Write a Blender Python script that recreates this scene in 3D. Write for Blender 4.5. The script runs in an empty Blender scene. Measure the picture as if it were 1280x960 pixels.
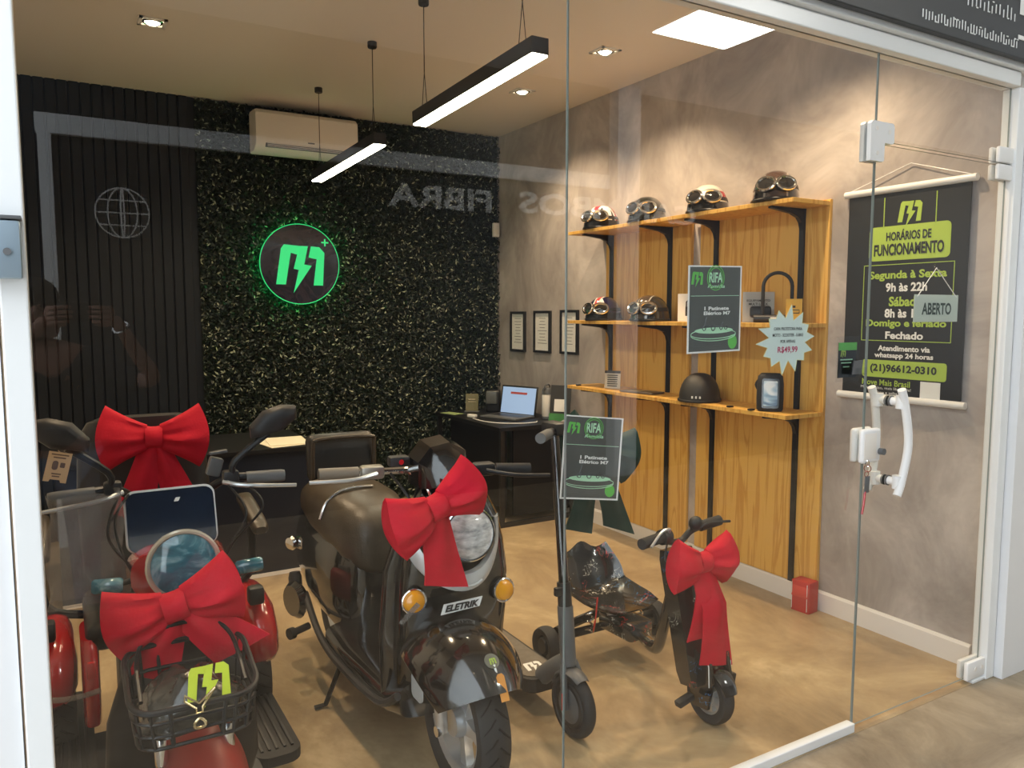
import bpy, bmesh, math, random
from mathutils import Vector, Matrix, Euler
random.seed(7)
S = bpy.context.scene
COL = S.collection
PI = math.pi

# ---------------------------------------------------------------- camera
FPX = 971.0
PITCH = math.atan2(89.0, FPX)
YAW = math.radians(59.6)
cam_d = bpy.data.cameras.new('camera')
cam = bpy.data.objects.new('camera', cam_d)
COL.objects.link(cam)
S.camera = cam
cam_d.sensor_fit = 'HORIZONTAL'
cam_d.sensor_width = 36.0
cam_d.lens = 36.0 * FPX / 1280.0
cam_d.clip_start = 0.01
cam.location = (0, 0, 1.42)
cam.rotation_euler = Euler((PI / 2 - PITCH, 0, YAW - PI / 2), 'XYZ')

# ---------------------------------------------------------------- world, exposure
w = bpy.data.worlds.new('world')
S.world = w
w.use_nodes = True
w.node_tree.nodes['Background'].inputs[0].default_value = (0.86, 0.93, 1.0, 1)
w.node_tree.nodes['Background'].inputs[1].default_value = 3.5
S.view_settings.view_transform = 'Standard'
S.view_settings.look = 'None'
S.view_settings.gamma = 1.0
S.view_settings.use_curve_mapping = False
S.view_settings.exposure = 0.0
WARM = (1.0, 0.74, 0.47)
DOWN_W = 84.0      # downlight power
STRIP_E = 36.0     # pendant strip emission
PANEL_E = 42.0     # corridor ceiling panel emission

# ---------------------------------------------------------------- materials
MATS = {}
def mat(name, col=(.5, .5, .5), rough=.5, metal=0.0, spec=.5, coat=0.0, emit=None, es=1.0, alpha=1.0, sheen=0.0):
    if name in MATS: return MATS[name]
    m = bpy.data.materials.new(name); m.use_nodes = True
    b = m.node_tree.nodes['Principled BSDF']
    b.inputs['Base Color'].default_value = (*col, 1)
    b.inputs['Roughness'].default_value = rough
    b.inputs['Metallic'].default_value = metal
    b.inputs['Specular IOR Level'].default_value = spec
    b.inputs['Coat Weight'].default_value = coat
    b.inputs['Coat Roughness'].default_value = .05
    b.inputs['Sheen Weight'].default_value = sheen
    b.inputs['Alpha'].default_value = alpha
    if emit:
        b.inputs['Emission Color'].default_value = (*emit, 1)
        b.inputs['Emission Strength'].default_value = es
    MATS[name] = m
    return m
def nodes(m): return m.node_tree.nodes, m.node_tree.links, m.node_tree.nodes['Principled BSDF']
def noise_mat(name, stops, scale=3.0, detail=6, rough=.6, stretch=(1, 1, 1), bump=0.0, bscale=None, distort=0.0, coat=0.0, nrough=.55, spec=.5, coords='Object'):
    m = mat(name, rough=rough, coat=coat, spec=spec)
    N, L, b = nodes(m)
    tc = N.new('ShaderNodeTexCoord'); mp = N.new('ShaderNodeMapping')
    mp.inputs['Scale'].default_value = stretch
    L.new(tc.outputs[coords], mp.inputs[0])
    n = N.new('ShaderNodeTexNoise'); n.inputs['Scale'].default_value = scale
    n.inputs['Detail'].default_value = detail; n.inputs['Roughness'].default_value = nrough
    n.inputs['Distortion'].default_value = distort
    L.new(mp.outputs[0], n.inputs['Vector'])
    r = N.new('ShaderNodeValToRGB')
    while len(r.color_ramp.elements) < len(stops): r.color_ramp.elements.new(.5)
    for e, (p, c) in zip(r.color_ramp.elements, stops): e.position = p; e.color = (*c, 1)
    L.new(n.outputs[0], r.inputs[0]); L.new(r.outputs[0], b.inputs['Base Color'])
    if bump:
        n2 = N.new('ShaderNodeTexNoise'); n2.inputs['Scale'].default_value = bscale or scale * 6
        n2.inputs['Detail'].default_value = 4
        L.new(mp.outputs[0], n2.inputs['Vector'])
        bp = N.new('ShaderNodeBump'); bp.inputs['Strength'].default_value = bump; bp.inputs['Distance'].default_value = .01
        L.new(n2.outputs[0], bp.inputs['Height']); L.new(bp.outputs[0], b.inputs['Normal'])
    return m

M_cement = noise_mat('burnt_cement', [(.30, (.27, .240, .225)), (.47, (.40, .360, .34)), (.56, (.48, .435, .41)), (.72, (.62, .57, .54))], 2.3, 10, .5, (1, 1, .8), .12, 7, .7, nrough=.68)
M_ceil = mat('ceiling_paint', (.80, .76, .71), .7)
M_floor = noise_mat('polished_concrete', [(.28, (.21, .15, .085)), (.46, (.36, .26, .15)), (.56, (.44, .33, .19)), (.72, (.64, .50, .31))], 1.9, 12, .38, (1, .75, 1), .05, 30, .5, nrough=.74)
M_pave = noise_mat('outer_concrete', [(.30, (.17, .13, .085)), (.47, (.27, .215, .145)), (.56, (.34, .275, .19)), (.72, (.46, .385, .28))], 2.6, 12, .55, (1, 1, 1), .1, 40, .8, nrough=.66)
M_white = mat('white_paint', (.78, .79, .80), .45)
M_alu = mat('white_aluminium', (.80, .82, .82), .28, spec=.6)
M_base = mat('baseboard_white', (.80, .77, .74), .4)
M_whitepl = mat('white_plastic', (.82, .82, .81), .3)
M_black = mat('black_satin', (.012, .012, .013), .42)
M_blackm = mat('black_metal', (.018, .018, .02), .4, .3)
M_gloss = mat('gloss_black_paint', (.008, .007, .007), .12, spec=.6, coat=1.0)
M_rubber = mat('rubber', (.022, .022, .024), .72)
M_plastic = mat('black_plastic', (.02, .02, .022), .5)
M_grey = mat('grey_plastic', (.11, .115, .12), .45)
M_chrome = mat('chrome', (.78, .78, .78), .12, 1.0)
M_silver = mat('silver_paint', (.62, .64, .66), .28, .75)
M_palesilver = mat('pale_silver_trim', (.62, .65, .66), .3, .2)
M_redp = mat('red_gloss_paint', (.42, .012, .014), .16, spec=.6, coat=.8)
M_redmatte = mat('red_fender', (.33, .045, .035), .4)
M_redlens = mat('red_lens', (.55, .02, .02), .12, coat=.6)
M_amber = mat('amber_lens', (.85, .36, .01), .12, coat=.8)
M_bow = noise_mat('red_fabric', [(.3, (.52, .006, .022)), (.7, (.62, .010, .032))], 14, 4, .75, bump=.12, bscale=120, spec=.25)
M_gbow = noise_mat('green_fabric', [(.3, (.006, .030, .024)), (.7, (.012, .045, .036))], 14, 4, .6, bump=.12, bscale=120, spec=.3)
M_leather = noise_mat('brown_black_leather', [(.3, (.045, .034, .022)), (.7, (.062, .047, .032))], 20, 4, .38, bump=.1, bscale=150)
M_seat = mat('black_vinyl', (.02, .019, .018), .4)
M_glassk = mat('clear_lens', (.75, .78, .80), .08, .35, coat=1.0)
M_blue = noise_mat('blue_film', [(.3, (.01, .05, .075)), (.5, (.03, .16, .22)), (.72, (.35, .60, .66))], 9, 6, .12, coat=1.0, distort=1.4)
M_screen = mat('dark_display', (.012, .02, .042), .1, coat=1.0)
M_paper = mat('white_paper', (.82, .82, .80), .6)
M_pgrey = mat('poster_charcoal', (.095, .10, .095), .5)
M_green = mat('lime_print', (.14, .52, .10), .5)
M_lime = mat('lime_green', (.42, .58, .09), .5)
M_mint = mat('mint_print', (.48, .78, .55), .5)
M_whitep = mat('white_print', (.85, .86, .84), .5)
M_print = mat('dark_print', (.03, .03, .03), .55)
M_pinkp = mat('crimson_print', (.50, .01, .10), .5)
M_bannerk = mat('banner_black', (.018, .020, .022), .45)
M_gold = mat('gold_metal', (.72, .58, .34), .25, .9)
M_card = mat('cardboard_tag', (.60, .42, .24), .7)
M_orange = mat('orange_tag', (.70, .30, .06), .5)
M_yellowt = mat('yellow_tag', (.68, .42, .05), .5)
M_acw = mat('cream_plastic', (.84, .80, .74), .35)
M_darkslot = mat('dark_slot', (.05, .05, .05), .6)
M_deskk = mat('black_laminate', (.009, .009, .010), .5, spec=.25)
M_edge = mat('glass_edge', (.20, .24, .23), .2)
M_skin = mat('skin', (.30, .15, .10), .5)
M_leaf = mat('hedge_leaf', (.006, .016, .008), .42)
M_leafglint = mat('hedge_leaf_glint', (.36, .40, .29), .4)  # glints of leaves catching the light, painted as a pale leaf colour
M_slat = mat('black_slat', (.010, .013, .019), .5, spec=.35)
M_hedgeback = mat('hedge_backing', (.006, .010, .006), .9)

def wood():
    m = mat('pine_wood', rough=.45)
    N, L, b = nodes(m)
    tc = N.new('ShaderNodeTexCoord'); mp = N.new('ShaderNodeMapping')
    mp.inputs['Scale'].default_value = (9, 9, .55)
    L.new(tc.outputs['Object'], mp.inputs[0])
    n = N.new('ShaderNodeTexNoise'); n.inputs['Scale'].default_value = 2.2; n.inputs['Detail'].default_value = 5
    n.inputs['Distortion'].default_value = .6
    L.new(mp.outputs[0], n.inputs['Vector'])
    mt = N.new('ShaderNodeMath'); mt.operation = 'MULTIPLY'; mt.inputs[1].default_value = 26
    L.new(n.outputs[0], mt.inputs[0])
    sn = N.new('ShaderNodeMath'); sn.operation = 'SINE'; L.new(mt.outputs[0], sn.inputs[0])
    r = N.new('ShaderNodeValToRGB')
    for p, c in ((0.0, (.76, .45, .11)), (1.0, (.62, .32, .06))):
        e = r.color_ramp.elements[0 if p == 0 else 1]; e.position = .25 if p == 0 else .98; e.color = (*c, 1)
    L.new(sn.outputs[0], r.inputs[0])
    L.new(r.outputs[0], b.inputs['Base Color'])
    return m
M_wood = wood()

def glass_mat(name, ior, tint):
    m = bpy.data.materials.new(name); m.use_nodes = True
    N, L = m.node_tree.nodes, m.node_tree.links
    N.remove(N['Principled BSDF'])
    out = N['Material Output']
    fr = N.new('ShaderNodeFresnel'); fr.inputs['IOR'].default_value = ior
    ge = N.new('ShaderNodeNewGeometry')
    sub = N.new('ShaderNodeMath'); sub.operation = 'SUBTRACT'; sub.inputs[0].default_value = 1.0
    L.new(ge.outputs['Backfacing'], sub.inputs[1])
    mu = N.new('ShaderNodeMath'); mu.operation = 'MULTIPLY'
    L.new(fr.outputs[0], mu.inputs[0]); L.new(sub.outputs[0], mu.inputs[1])
    tr = N.new('ShaderNodeBsdfTransparent'); tr.inputs[0].default_value = (*tint, 1)
    gl = N.new('ShaderNodeBsdfGlossy'); gl.inputs['Roughness'].default_value = 0.0
    mx = N.new('ShaderNodeMixShader')
    L.new(mu.outputs[0], mx.inputs[0]); L.new(tr.outputs[0], mx.inputs[1]); L.new(gl.outputs[0], mx.inputs[2])
    L.new(mx.outputs[0], out.inputs[0])
    return m
M_glass = glass_mat('shop_glass', 1.75, (.975, .985, .98))
M_acryl = glass_mat('clear_acrylic', 1.5, (.96, .97, .97))

def film_mat():
    m = bpy.data.materials.new('plastic_film'); m.use_nodes = True
    N, L = m.node_tree.nodes, m.node_tree.links
    b = N['Principled BSDF']
    b.inputs['Base Color'].default_value = (.30, .28, .26, 1); b.inputs['Roughness'].default_value = .22
    n = N.new('ShaderNodeTexNoise'); n.inputs['Scale'].default_value = 22; n.inputs['Distortion'].default_value = 1.5
    bp = N.new('ShaderNodeBump'); bp.inputs['Strength'].default_value = .7
    L.new(n.outputs[0], bp.inputs['Height']); L.new(bp.outputs[0], b.inputs['Normal'])
    b.inputs['Alpha'].default_value = .42
    return m
M_film = film_mat()

def splash_mat(name, cols, scale=30):
    """black shell printed with fine coloured scribbles"""
    m = mat(name, (.012, .012, .013), .18, coat=.8)
    N, L, b = nodes(m)
    tc = N.new('ShaderNodeTexCoord')
    prev = None
    for i, (c, sc, lo) in enumerate(cols):
        n = N.new('ShaderNodeTexNoise'); n.inputs['Scale'].default_value = sc; n.inputs['Detail'].default_value = 3
        n.inputs['Distortion'].default_value = 2.5
        mp = N.new('ShaderNodeMapping'); mp.inputs['Location'].default_value = (i * 3.1, i * 1.7, i)
        L.new(tc.outputs['Object'], mp.inputs[0]); L.new(mp.outputs[0], n.inputs['Vector'])
        a = N.new('ShaderNodeMath'); a.operation = 'SUBTRACT'; a.inputs[1].default_value = .5; L.new(n.outputs[0], a.inputs[0])
        ab = N.new('ShaderNodeMath'); ab.operation = 'ABSOLUTE'; L.new(a.outputs[0], ab.inputs[0])
        lt = N.new('ShaderNodeMath'); lt.operation = 'LESS_THAN'; lt.inputs[1].default_value = lo; L.new(ab.outputs[0], lt.inputs[0])
        # break the lines up so that they are scattered
        n2 = N.new('ShaderNodeTexNoise'); n2.inputs['Scale'].default_value = sc * .6; L.new(mp.outputs[0], n2.inputs['Vector'])
        g = N.new('ShaderNodeMath'); g.operation = 'GREATER_THAN'; g.inputs[1].default_value = .60; L.new(n2.outputs[0], g.inputs[0])
        mm = N.new('ShaderNodeMath'); mm.operation = 'MULTIPLY'; L.new(lt.outputs[0], mm.inputs[0]); L.new(g.outputs[0], mm.inputs[1])
        mix = N.new('ShaderNodeMix'); mix.data_type = 'RGBA'
        L.new(mm.outputs[0], mix.inputs[0])
        if prev: L.new(prev, mix.inputs[6])
        else: mix.inputs[6].default_value = (.012, .012, .013, 1)
        mix.inputs[7].default_value = (*c, 1)
        prev = mix.outputs[2]
    L.new(prev, b.inputs['Base Color'])
    return m
M_splash = splash_mat('scribbled_shell', [((.75, .72, .62), 18, .010), ((.55, .05, .04), 11, .009), ((.05, .22, .5), 9, .004)])

# ---------------------------------------------------------------- mesh building
class MB:
    def __init__(s): s.v = []; s.f = []; s.mi = []; s.cur = 0
    def add(s, vs, fs):
        o = len(s.v); s.v += [tuple(v) for v in vs]
        for f in fs: s.f.append(tuple(o + i for i in f)); s.mi.append(s.cur)
        return s
    def box(s, c, d, rot=(0, 0, 0), bev=0.0, seg=2):
        bm = bmesh.new(); bmesh.ops.create_cube(bm, size=1)
        bmesh.ops.scale(bm, vec=d, verts=bm.verts)
        if bev: bmesh.ops.bevel(bm, geom=bm.edges[:], offset=bev, segments=seg, affect='EDGES', profile=.5)
        return s._take(bm, Matrix.Translation(c) @ Euler(rot).to_matrix().to_4x4())
    def _take(s, bm, M):
        bm.verts.index_update()
        s.add([M @ v.co for v in bm.verts], [[v.index for v in f.verts] for f in bm.faces]); bm.free(); return s
    def ell(s, c, r, rot=(0, 0, 0), seg=20, rings=12, zmin=None):
        bm = bmesh.new(); bmesh.ops.create_uvsphere(bm, u_segments=seg, v_segments=rings, radius=1)
        if zmin is not None:
            bmesh.ops.bisect_plane(bm, geom=bm.verts[:] + bm.edges[:] + bm.faces[:], plane_co=(0, 0, zmin), plane_no=(0, 0, -1), clear_outer=True)
            ed = [e for e in bm.edges if e.is_boundary]
            if ed: bmesh.ops.holes_fill(bm, edges=ed)
        bmesh.ops.scale(bm, vec=r, verts=bm.verts)
        return s._take(bm, Matrix.Translation(c) @ Euler(rot).to_matrix().to_4x4())
    def loft(s, rings, cap=True, closed=False):
        n = len(rings[0]); o = len(s.v)
        vs = [p for r in rings for p in r]; fs = []
        R = len(rings)
        for i in range(R if closed else R - 1):
            a = i * n; b = ((i + 1) % R) * n
            for j in range(n):
                k = (j + 1) % n
                fs.append((a + j, a + k, b + k, b + j))
        if cap and not closed:
            fs.append(tuple(reversed(range(n)))); fs.append(tuple((R - 1) * n + j for j in range(n)))
        return s.add(vs, fs)
    def grid(s, rows, close_u=False):
        n = len(rows[0]); vs = [p for r in rows for p in r]; fs = []
        for i in range(len(rows) - 1):
            for j in range(n - 1): fs.append((i * n + j, i * n + j + 1, (i + 1) * n + j + 1, (i + 1) * n + j))
        return s.add(vs, fs)
    def tube(s, pts, r, seg=8, closed=False, smooth=0, cap=True):
        P = [Vector(p) for p in pts]
        if smooth: P = spline(P, smooth, closed)
        n = len(P)
        rs = r if isinstance(r, (list, tuple)) else [r] * n
        if len(rs) != n: rs = [rs[0] + (rs[-1] - rs[0]) * i / (n - 1) for i in range(n)]
        rings = []; up = None
        for i in range(n):
            if closed: t = P[(i + 1) % n] - P[i - 1]
            else: t = P[min(i + 1, n - 1)] - P[max(i - 1, 0)]
            t.normalize()
            if up is None:
                up = Vector((0, 0, 1)) if abs(t.z) < .9 else Vector((1, 0, 0))
            a = t.cross(up)
            if a.length < 1e-5: a = t.orthogonal()
            a.normalize(); b = a.cross(t).normalized(); up = b
            rings.append([P[i] + (a * math.cos(2 * PI * k / seg) + b * math.sin(2 * PI * k / seg)) * rs[i] for k in range(seg)])
        return s.loft(rings, cap, closed)
    def cyl(s, a, b, r0, r1=None, seg=20):
        return s.tube([a, b], [r0, r0 if r1 is None else r1], seg)
    def lathe(s, prof, o, axis, seg=28, arc=None, cap=False):
        """prof: list of (radius, height along axis)"""
        ax = Vector(axis).normalized(); a = ax.orthogonal().normalized(); b = ax.cross(a); o = Vector(o)
        if arc is None:
            rings = [[o + ax * h + (a * math.cos(2 * PI * k / seg) + b * math.sin(2 * PI * k / seg)) * max(r, 1e-5) for k in range(seg)] for r, h in prof]
            return s.loft(rings, cap)
    def torus(s, c, axis, R, r, seg=32, rs=8):
        ax = Vector(axis).normalized(); a = ax.orthogonal().normalized(); b = ax.cross(a); c = Vector(c)
        return s.tube([c + (a * math.cos(2 * PI * k / seg) + b * math.sin(2 * PI * k / seg)) * R for k in range(seg)], r, rs, True)
    def prism(s, poly, o, u, v, depth):
        """2-D polygon (ccw seen from +n) in frame u,v at o, thickness depth along n = u x v, back face at o"""
        o, u, v = Vector(o), Vector(u), Vector(v); n = u.cross(v).normalized()
        k = len(poly)
        A = [o + u * x + v * y for x, y in poly]; B = [p + n * depth for p in A]
        fs = [tuple(reversed(range(k))), tuple(range(k, 2 * k))]
        for i in range(k):
            j = (i + 1) % k; fs.append((i, j, k + j, k + i))
        return s.add(A + B, fs)
    def xf(s, M):
        s.v = [tuple(M @ Vector(p)) for p in s.v]; return s

def spline(P, sub, closed=False):
    n = len(P); out = []
    for i in range(n if closed else n - 1):
        if closed: p0, p1, p2, p3 = P[i - 1], P[i], P[(i + 1) % n], P[(i + 2) % n]
        else: p0, p1, p2, p3 = P[max(i - 1, 0)], P[i], P[i + 1], P[min(i + 2, n - 1)]
        for k in range(sub):
            t = k / sub
            out.append(.5 * ((2 * p1) + (-p0 + p2) * t + (2 * p0 - 5 * p1 + 4 * p2 - p3) * t * t + (-p0 + 3 * p1 - 3 * p2 + p3) * t ** 3))
    if not closed: out.append(P[-1].copy())
    return out
def rrect(w, h, r, n=4):
    out = []
    for cx, cy, a0 in ((w / 2 - r, h / 2 - r, 0), (-w / 2 + r, h / 2 - r, 90), (-w / 2 + r, -h / 2 + r, 180), (w / 2 - r, -h / 2 + r, 270)):
        for k in range(n + 1):
            a = math.radians(a0 + 90 * k / n); out.append((cx + r * math.cos(a), cy + r * math.sin(a)))
    return out
def sup(c, a, b, u, v, e=2.6, n=24):
    """superellipse ring about c in plane u,v"""
    c, u, v = Vector(c), Vector(u), Vector(v); out = []
    for k in range(n):
        t = 2 * PI * k / n; ct, st = math.cos(t), math.sin(t)
        out.append(c + u * (a * math.copysign(abs(ct) ** (2 / e), ct)) + v * (b * math.copysign(abs(st) ** (2 / e), st)))
    return out

MW = {}
def obj(name, mb, material, parent=None, world=True, smooth=35, pos=None):
    me = bpy.data.meshes.new(name)
    vs = mb.v
    if parent is not None and world:
        inv = MW[parent].inverted(); vs = [tuple(inv @ Vector(v)) for v in vs]
    elif parent is None and pos is not None:
        vs = [tuple(Vector(v) - Vector(pos)) for v in vs]
    me.from_pydata(vs, [], mb.f)
    ml = material if isinstance(material, (list, tuple)) else [material]
    for m in ml: me.materials.append(m)
    if len(ml) > 1:
        for p, i in zip(me.polygons, mb.mi): p.material_index = i
    bm = bmesh.new(); bm.from_mesh(me); bmesh.ops.recalc_face_normals(bm, faces=bm.faces); bm.to_mesh(me); bm.free()
    if smooth:
        me.shade_smooth(); me.set_sharp_from_angle(angle=math.radians(smooth))
    me.update()
    o = bpy.data.objects.new(name, me); COL.objects.link(o)
    if parent is not None: o.parent = parent; MW[o] = MW[parent]
    else:
        if pos is not None: o.location = pos
        MW[o] = Matrix.Translation(pos) if pos is not None else Matrix()
    return o
def tag(o, label, cat, group=None):
    o['label'] = label; o['category'] = cat
    if group: o['group'] = group
    return o
def thing(name, label, cat, loc=(0, 0, 0), rot=(0, 0, 0), group=None, scale=1.0):
    o = bpy.data.objects.new(name, None); COL.objects.link(o)
    o.empty_display_size = .05
    o.location = loc; o.rotation_euler = rot; o.scale = (scale,) * 3
    MW[o] = Matrix.LocRotScale(Vector(loc), Euler(rot), Vector((scale,) * 3))
    return tag(o, label, cat, group)
def struct(name, mb, m, smooth=0, parent=None):
    o = obj(name, mb, m, parent, smooth=smooth)
    if parent is None: o['kind'] = 'structure'
    return o
def B(x0, x1, y0, y1, z0, z1, bev=0.0):
    return MB().box(((x0 + x1) / 2, (y0 + y1) / 2, (z0 + z1) / 2), (x1 - x0, y1 - y0, z1 - z0), bev=bev)
def text(name, s, m, parent, o, u, v, width, height=None, bold=0.0, shear=0.0, spacing=1.0, depth=.0006, world=True):
    """flat lettering whose box centre is o, reading along u with up v"""
    cu = bpy.data.curves.new(name, 'FONT'); cu.body = s; cu.size = 1.0
    cu.resolution_u = 3; cu.offset = bold; cu.shear = shear; cu.space_character = spacing
    cu.align_x = 'CENTER'
    tmp = bpy.data.objects.new(name, cu)
    me = bpy.data.meshes.new_from_object(tmp)
    bpy.data.objects.remove(tmp); bpy.data.curves.remove(cu)
    xs = [p.co.x for p in me.vertices]; ys = [p.co.y for p in me.vertices]
    x0, x1, y0, y1 = min(xs), max(xs), min(ys), max(ys)
    sx = width / (x1 - x0); sy = sx if height is None else height / (y1 - y0)
    o, u, v = Vector(o), Vector(u).normalized(), Vector(v).normalized()
    mb = MB()
    mb.add([o + u * ((p.co.x - (x0 + x1) / 2) * sx) + v * ((p.co.y - (y0 + y1) / 2) * sy) for p in me.vertices], [tuple(p.vertices) for p in me.polygons])
    bpy.data.meshes.remove(me)
    me2 = obj(name, mb, m, parent, world, smooth=0)
    # make every glyph face outward (u x v)
    n = u.cross(v)
    bm = bmesh.new(); bm.from_mesh(me2.data)
    nn = (MW[parent].to_3x3().inverted() @ n) if (parent is not None and world) else n
    for f in bm.faces:
        if f.normal.dot(nn) < 0: f.normal_flip()
    bm.to_mesh(me2.data); bm.free()
    return me2
LOGO = {'left': [(-.47, -.46), (-.36, .24), (-.30, .32), (.0, .30), (-.02, .12), (-.17, .16), (-.20, .0), (-.28, -.46)],
        'bolt': [(.0, .30), (.17, .30), (.09, -.06), (.24, -.08), (-.13, -.62), (-.02, -.17), (-.12, -.15)],
        'right': [(.23, .30), (.40, .29), (.50, .18), (.46, -.47), (.27, -.47), (.34, .05), (.18, .08)]}
def logo(name, m, parent, o, u, v, size, depth=.001, world=True):
    u, v = Vector(u).normalized(), Vector(v).normalized(); mb = MB()
    for p in LOGO.values(): mb.prism([(x * size, y * size) for x, y in p], o, u, v, depth)
    return obj(name, mb, m, parent, world, smooth=0)
def link_light(name, data, parent, loc, rot=(0, 0, 0)):
    o = bpy.data.objects.new(name, data); COL.objects.link(o)
    o.parent = parent; o.location = loc; o.rotation_euler = rot
    return o

# ================================================================ the setting
GY = 1.60      # plane of the shop glass
RX = 3.11      # face of the right wall
BY = 5.54      # face of the back wall
H = 2.812      # ceiling
LX = -.42      # face of the left wall
struct('floor', B(LX - .1, RX + .1, GY - .02, BY + .1, -.1, 0), M_floor)
struct('ceiling', B(LX - .1, RX + .1, GY, BY + .1, H, H + .1), M_ceil)
struct('wall_right', B(RX, RX + .12, GY + .03, BY + .1, 0, H), M_cement)
struct('wall_back', B(LX - .1, RX, BY, BY + .1, 0, H), M_hedgeback)
struct('wall_left', B(LX - .1, LX, GY + .03, BY, 0, H), M_white)
bb = MB()
bb.add([(RX - x, y, z) for y in (GY + .06, 2.385) for x, z in ((0, 0), (.016, 0), (.016, .085), (.008, .095), (0, .095))],
       [(0, 1, 2, 3, 4), (9, 8, 7, 6, 5)] + [(i, (i + 1) % 5, 5 + (i + 1) % 5, 5 + i) for i in range(5)])
bb.add([(RX - x, y, z) for y in (2.385, BY) for x, z in ((0, 0), (.016, 0), (.016, .085), (.008, .095), (0, .095))],
       [(0, 1, 2, 3, 4), (9, 8, 7, 6, 5)] + [(i, (i + 1) % 5, 5 + (i + 1) % 5, 5 + i) for i in range(5)])
struct('baseboard_right', bb, M_base)

# --- black slatted panelling on the left of the back wall
sp = struct('wall_panelling', B(LX, .84, BY - .012, BY, 0, H), M_slat)
smesh = None
x = LX + .03
while x < .83:
    if smesh is None:
        smesh = obj('slat', B(x - .026, x + .026, BY - .034, BY - .010, .0, H, .004), M_slat, sp, smooth=0)
        sx0 = x
    else:
        c = smesh.copy(); COL.objects.link(c); c.parent = sp; c.location.x = x - sx0
    x += .0612

# --- artificial hedge over the rest of the back wall
import numpy as np
def hedge():
    rng = np.random.default_rng(3)
    n = 64000
    P = np.stack([rng.uniform(.845, RX - .004, n), BY - .012 - rng.beta(1.6, 2.2, n) * .05, rng.uniform(.0, H - .004, n)], 1)
    d = rng.normal(size=(n, 3)) * np.array([1, .55, 1]); d /= np.linalg.norm(d, axis=1)[:, None]
    nv = rng.normal(size=(n, 3)) * .75 + np.array([0, -1, .35]); 
    s_ = np.cross(nv, d); s_ /= np.linalg.norm(s_, axis=1)[:, None]
    ln = rng.uniform(.010, .019, n)[:, None]; wd = ln * .38
    V_ = np.stack([P - d * ln, P + s_ * wd, P + d * ln, P - s_ * wd], 1).reshape(-1, 3)
    V_[:, 2] = np.clip(V_[:, 2], .002, H - .002); V_[:, 0] = np.clip(V_[:, 0], .84, RX - .001)
    V_[:, 1] = np.clip(V_[:, 1], BY - .060, BY - .001)
    me = bpy.data.meshes.new('hedge_leaves')
    me.vertices.add(n * 4); me.vertices.foreach_set('co', V_.ravel())
    me.loops.add(n * 4); me.loops.foreach_set('vertex_index', np.arange(n * 4))
    me.polygons.add(n); me.polygons.foreach_set('loop_start', np.arange(n) * 4)
    me.polygons.foreach_set('material_index', (rng.random(n) < .085).astype(np.int32))
    me.materials.append(M_leaf); me.materials.append(M_leafglint)
    me.update(calc_edges=True); me.validate()
    o = bpy.data.objects.new('hedge_leaves', me); COL.objects.link(o)
    tag(o, 'dark green artificial hedge covering the back wall', 'hedge'); o['kind'] = 'stuff'
hedge()

# --- shop front: glass, frame, sign board
def pane(name, x0, x1, z0, z1, parent=None):
    mb = MB(); t = .003
    c = [(x0, GY - t, z0), (x1, GY - t, z0), (x1, GY - t, z1), (x0, GY - t, z1), (x0, GY + t, z0), (x1, GY + t, z0), (x1, GY + t, z1), (x0, GY + t, z1)]
    mb.add(c, [(0, 1, 2, 3), (7, 6, 5, 4)])
    mb.cur = 1; mb.add(c, [(1, 0, 4, 5), (2, 1, 5, 6), (3, 2, 6, 7), (0, 3, 7, 4)])
    o = obj(name, mb, [M_glass, M_edge], parent, smooth=0)
    bm = bmesh.new(); bm.from_mesh(o.data); bmesh.ops.remove_doubles(bm, verts=bm.verts, dist=1e-6)
    bmesh.ops.recalc_face_normals(bm, faces=bm.faces); bm.to_mesh(o.data); bm.free()
    if parent is None: o['kind'] = 'structure'
    return o
ZT = 2.235
pane('window_1', -.035, 1.0925, .03, ZT)
pane('window_2', 1.0955, 2.277, .03, ZT)
pane('window_3', 2.281, 3.052, 1.967, ZT)
door = pane('door_1', 2.283, 3.045, .018, 1.957)
MWD = door
# white frame
struct('trim_1', B(-.085, 3.052, GY - .035, GY + .035, ZT, ZT + .05, .004), M_alu)           # header, lower tier
struct('trim_2', B(-.085, 3.12, GY - .055, GY + .03, ZT + .052, ZT + .108, .004), M_alu)      # header, upper tier
struct('trim_3', B(3.056, 3.108, GY - .03, GY + .03, 0, ZT, .003), M_alu)                     # right jamb
struct('trim_4', B(-.078, -.037, GY - .035, GY + .035, 0, ZT, .003), M_alu)                   # left jamb
struct('trim_5', B(-.037, 2.279, GY - .016, GY + .016, 0, .032, .003), M_alu)                 # floor channel
struct('wall_front', B(3.112, 4.3, GY - .06, GY + .3, 0, 3.3), M_white)
struct('wall_side', B(-1.2, -.083, GY - .02, GY + .3, 0, 1.44), M_white)
struct('wall_side_upper', B(-1.2, -.083, GY - .01, GY + .3, 1.44, 3.3), M_black)
struct('wall_over_header', B(-.083, 3.112, GY - .02, GY + .06, ZT + .11, 3.3), M_white)
sg = thing('sign_board', 'black fascia sign with faint white lettering above the glass door', 'sign', (1.9, GY - .05, ZT + .115))
obj('board', B(.2, 3.6, GY - .085, GY - .060, 2.302, 3.05, .003), M_bannerk, sg, smooth=0)

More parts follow.
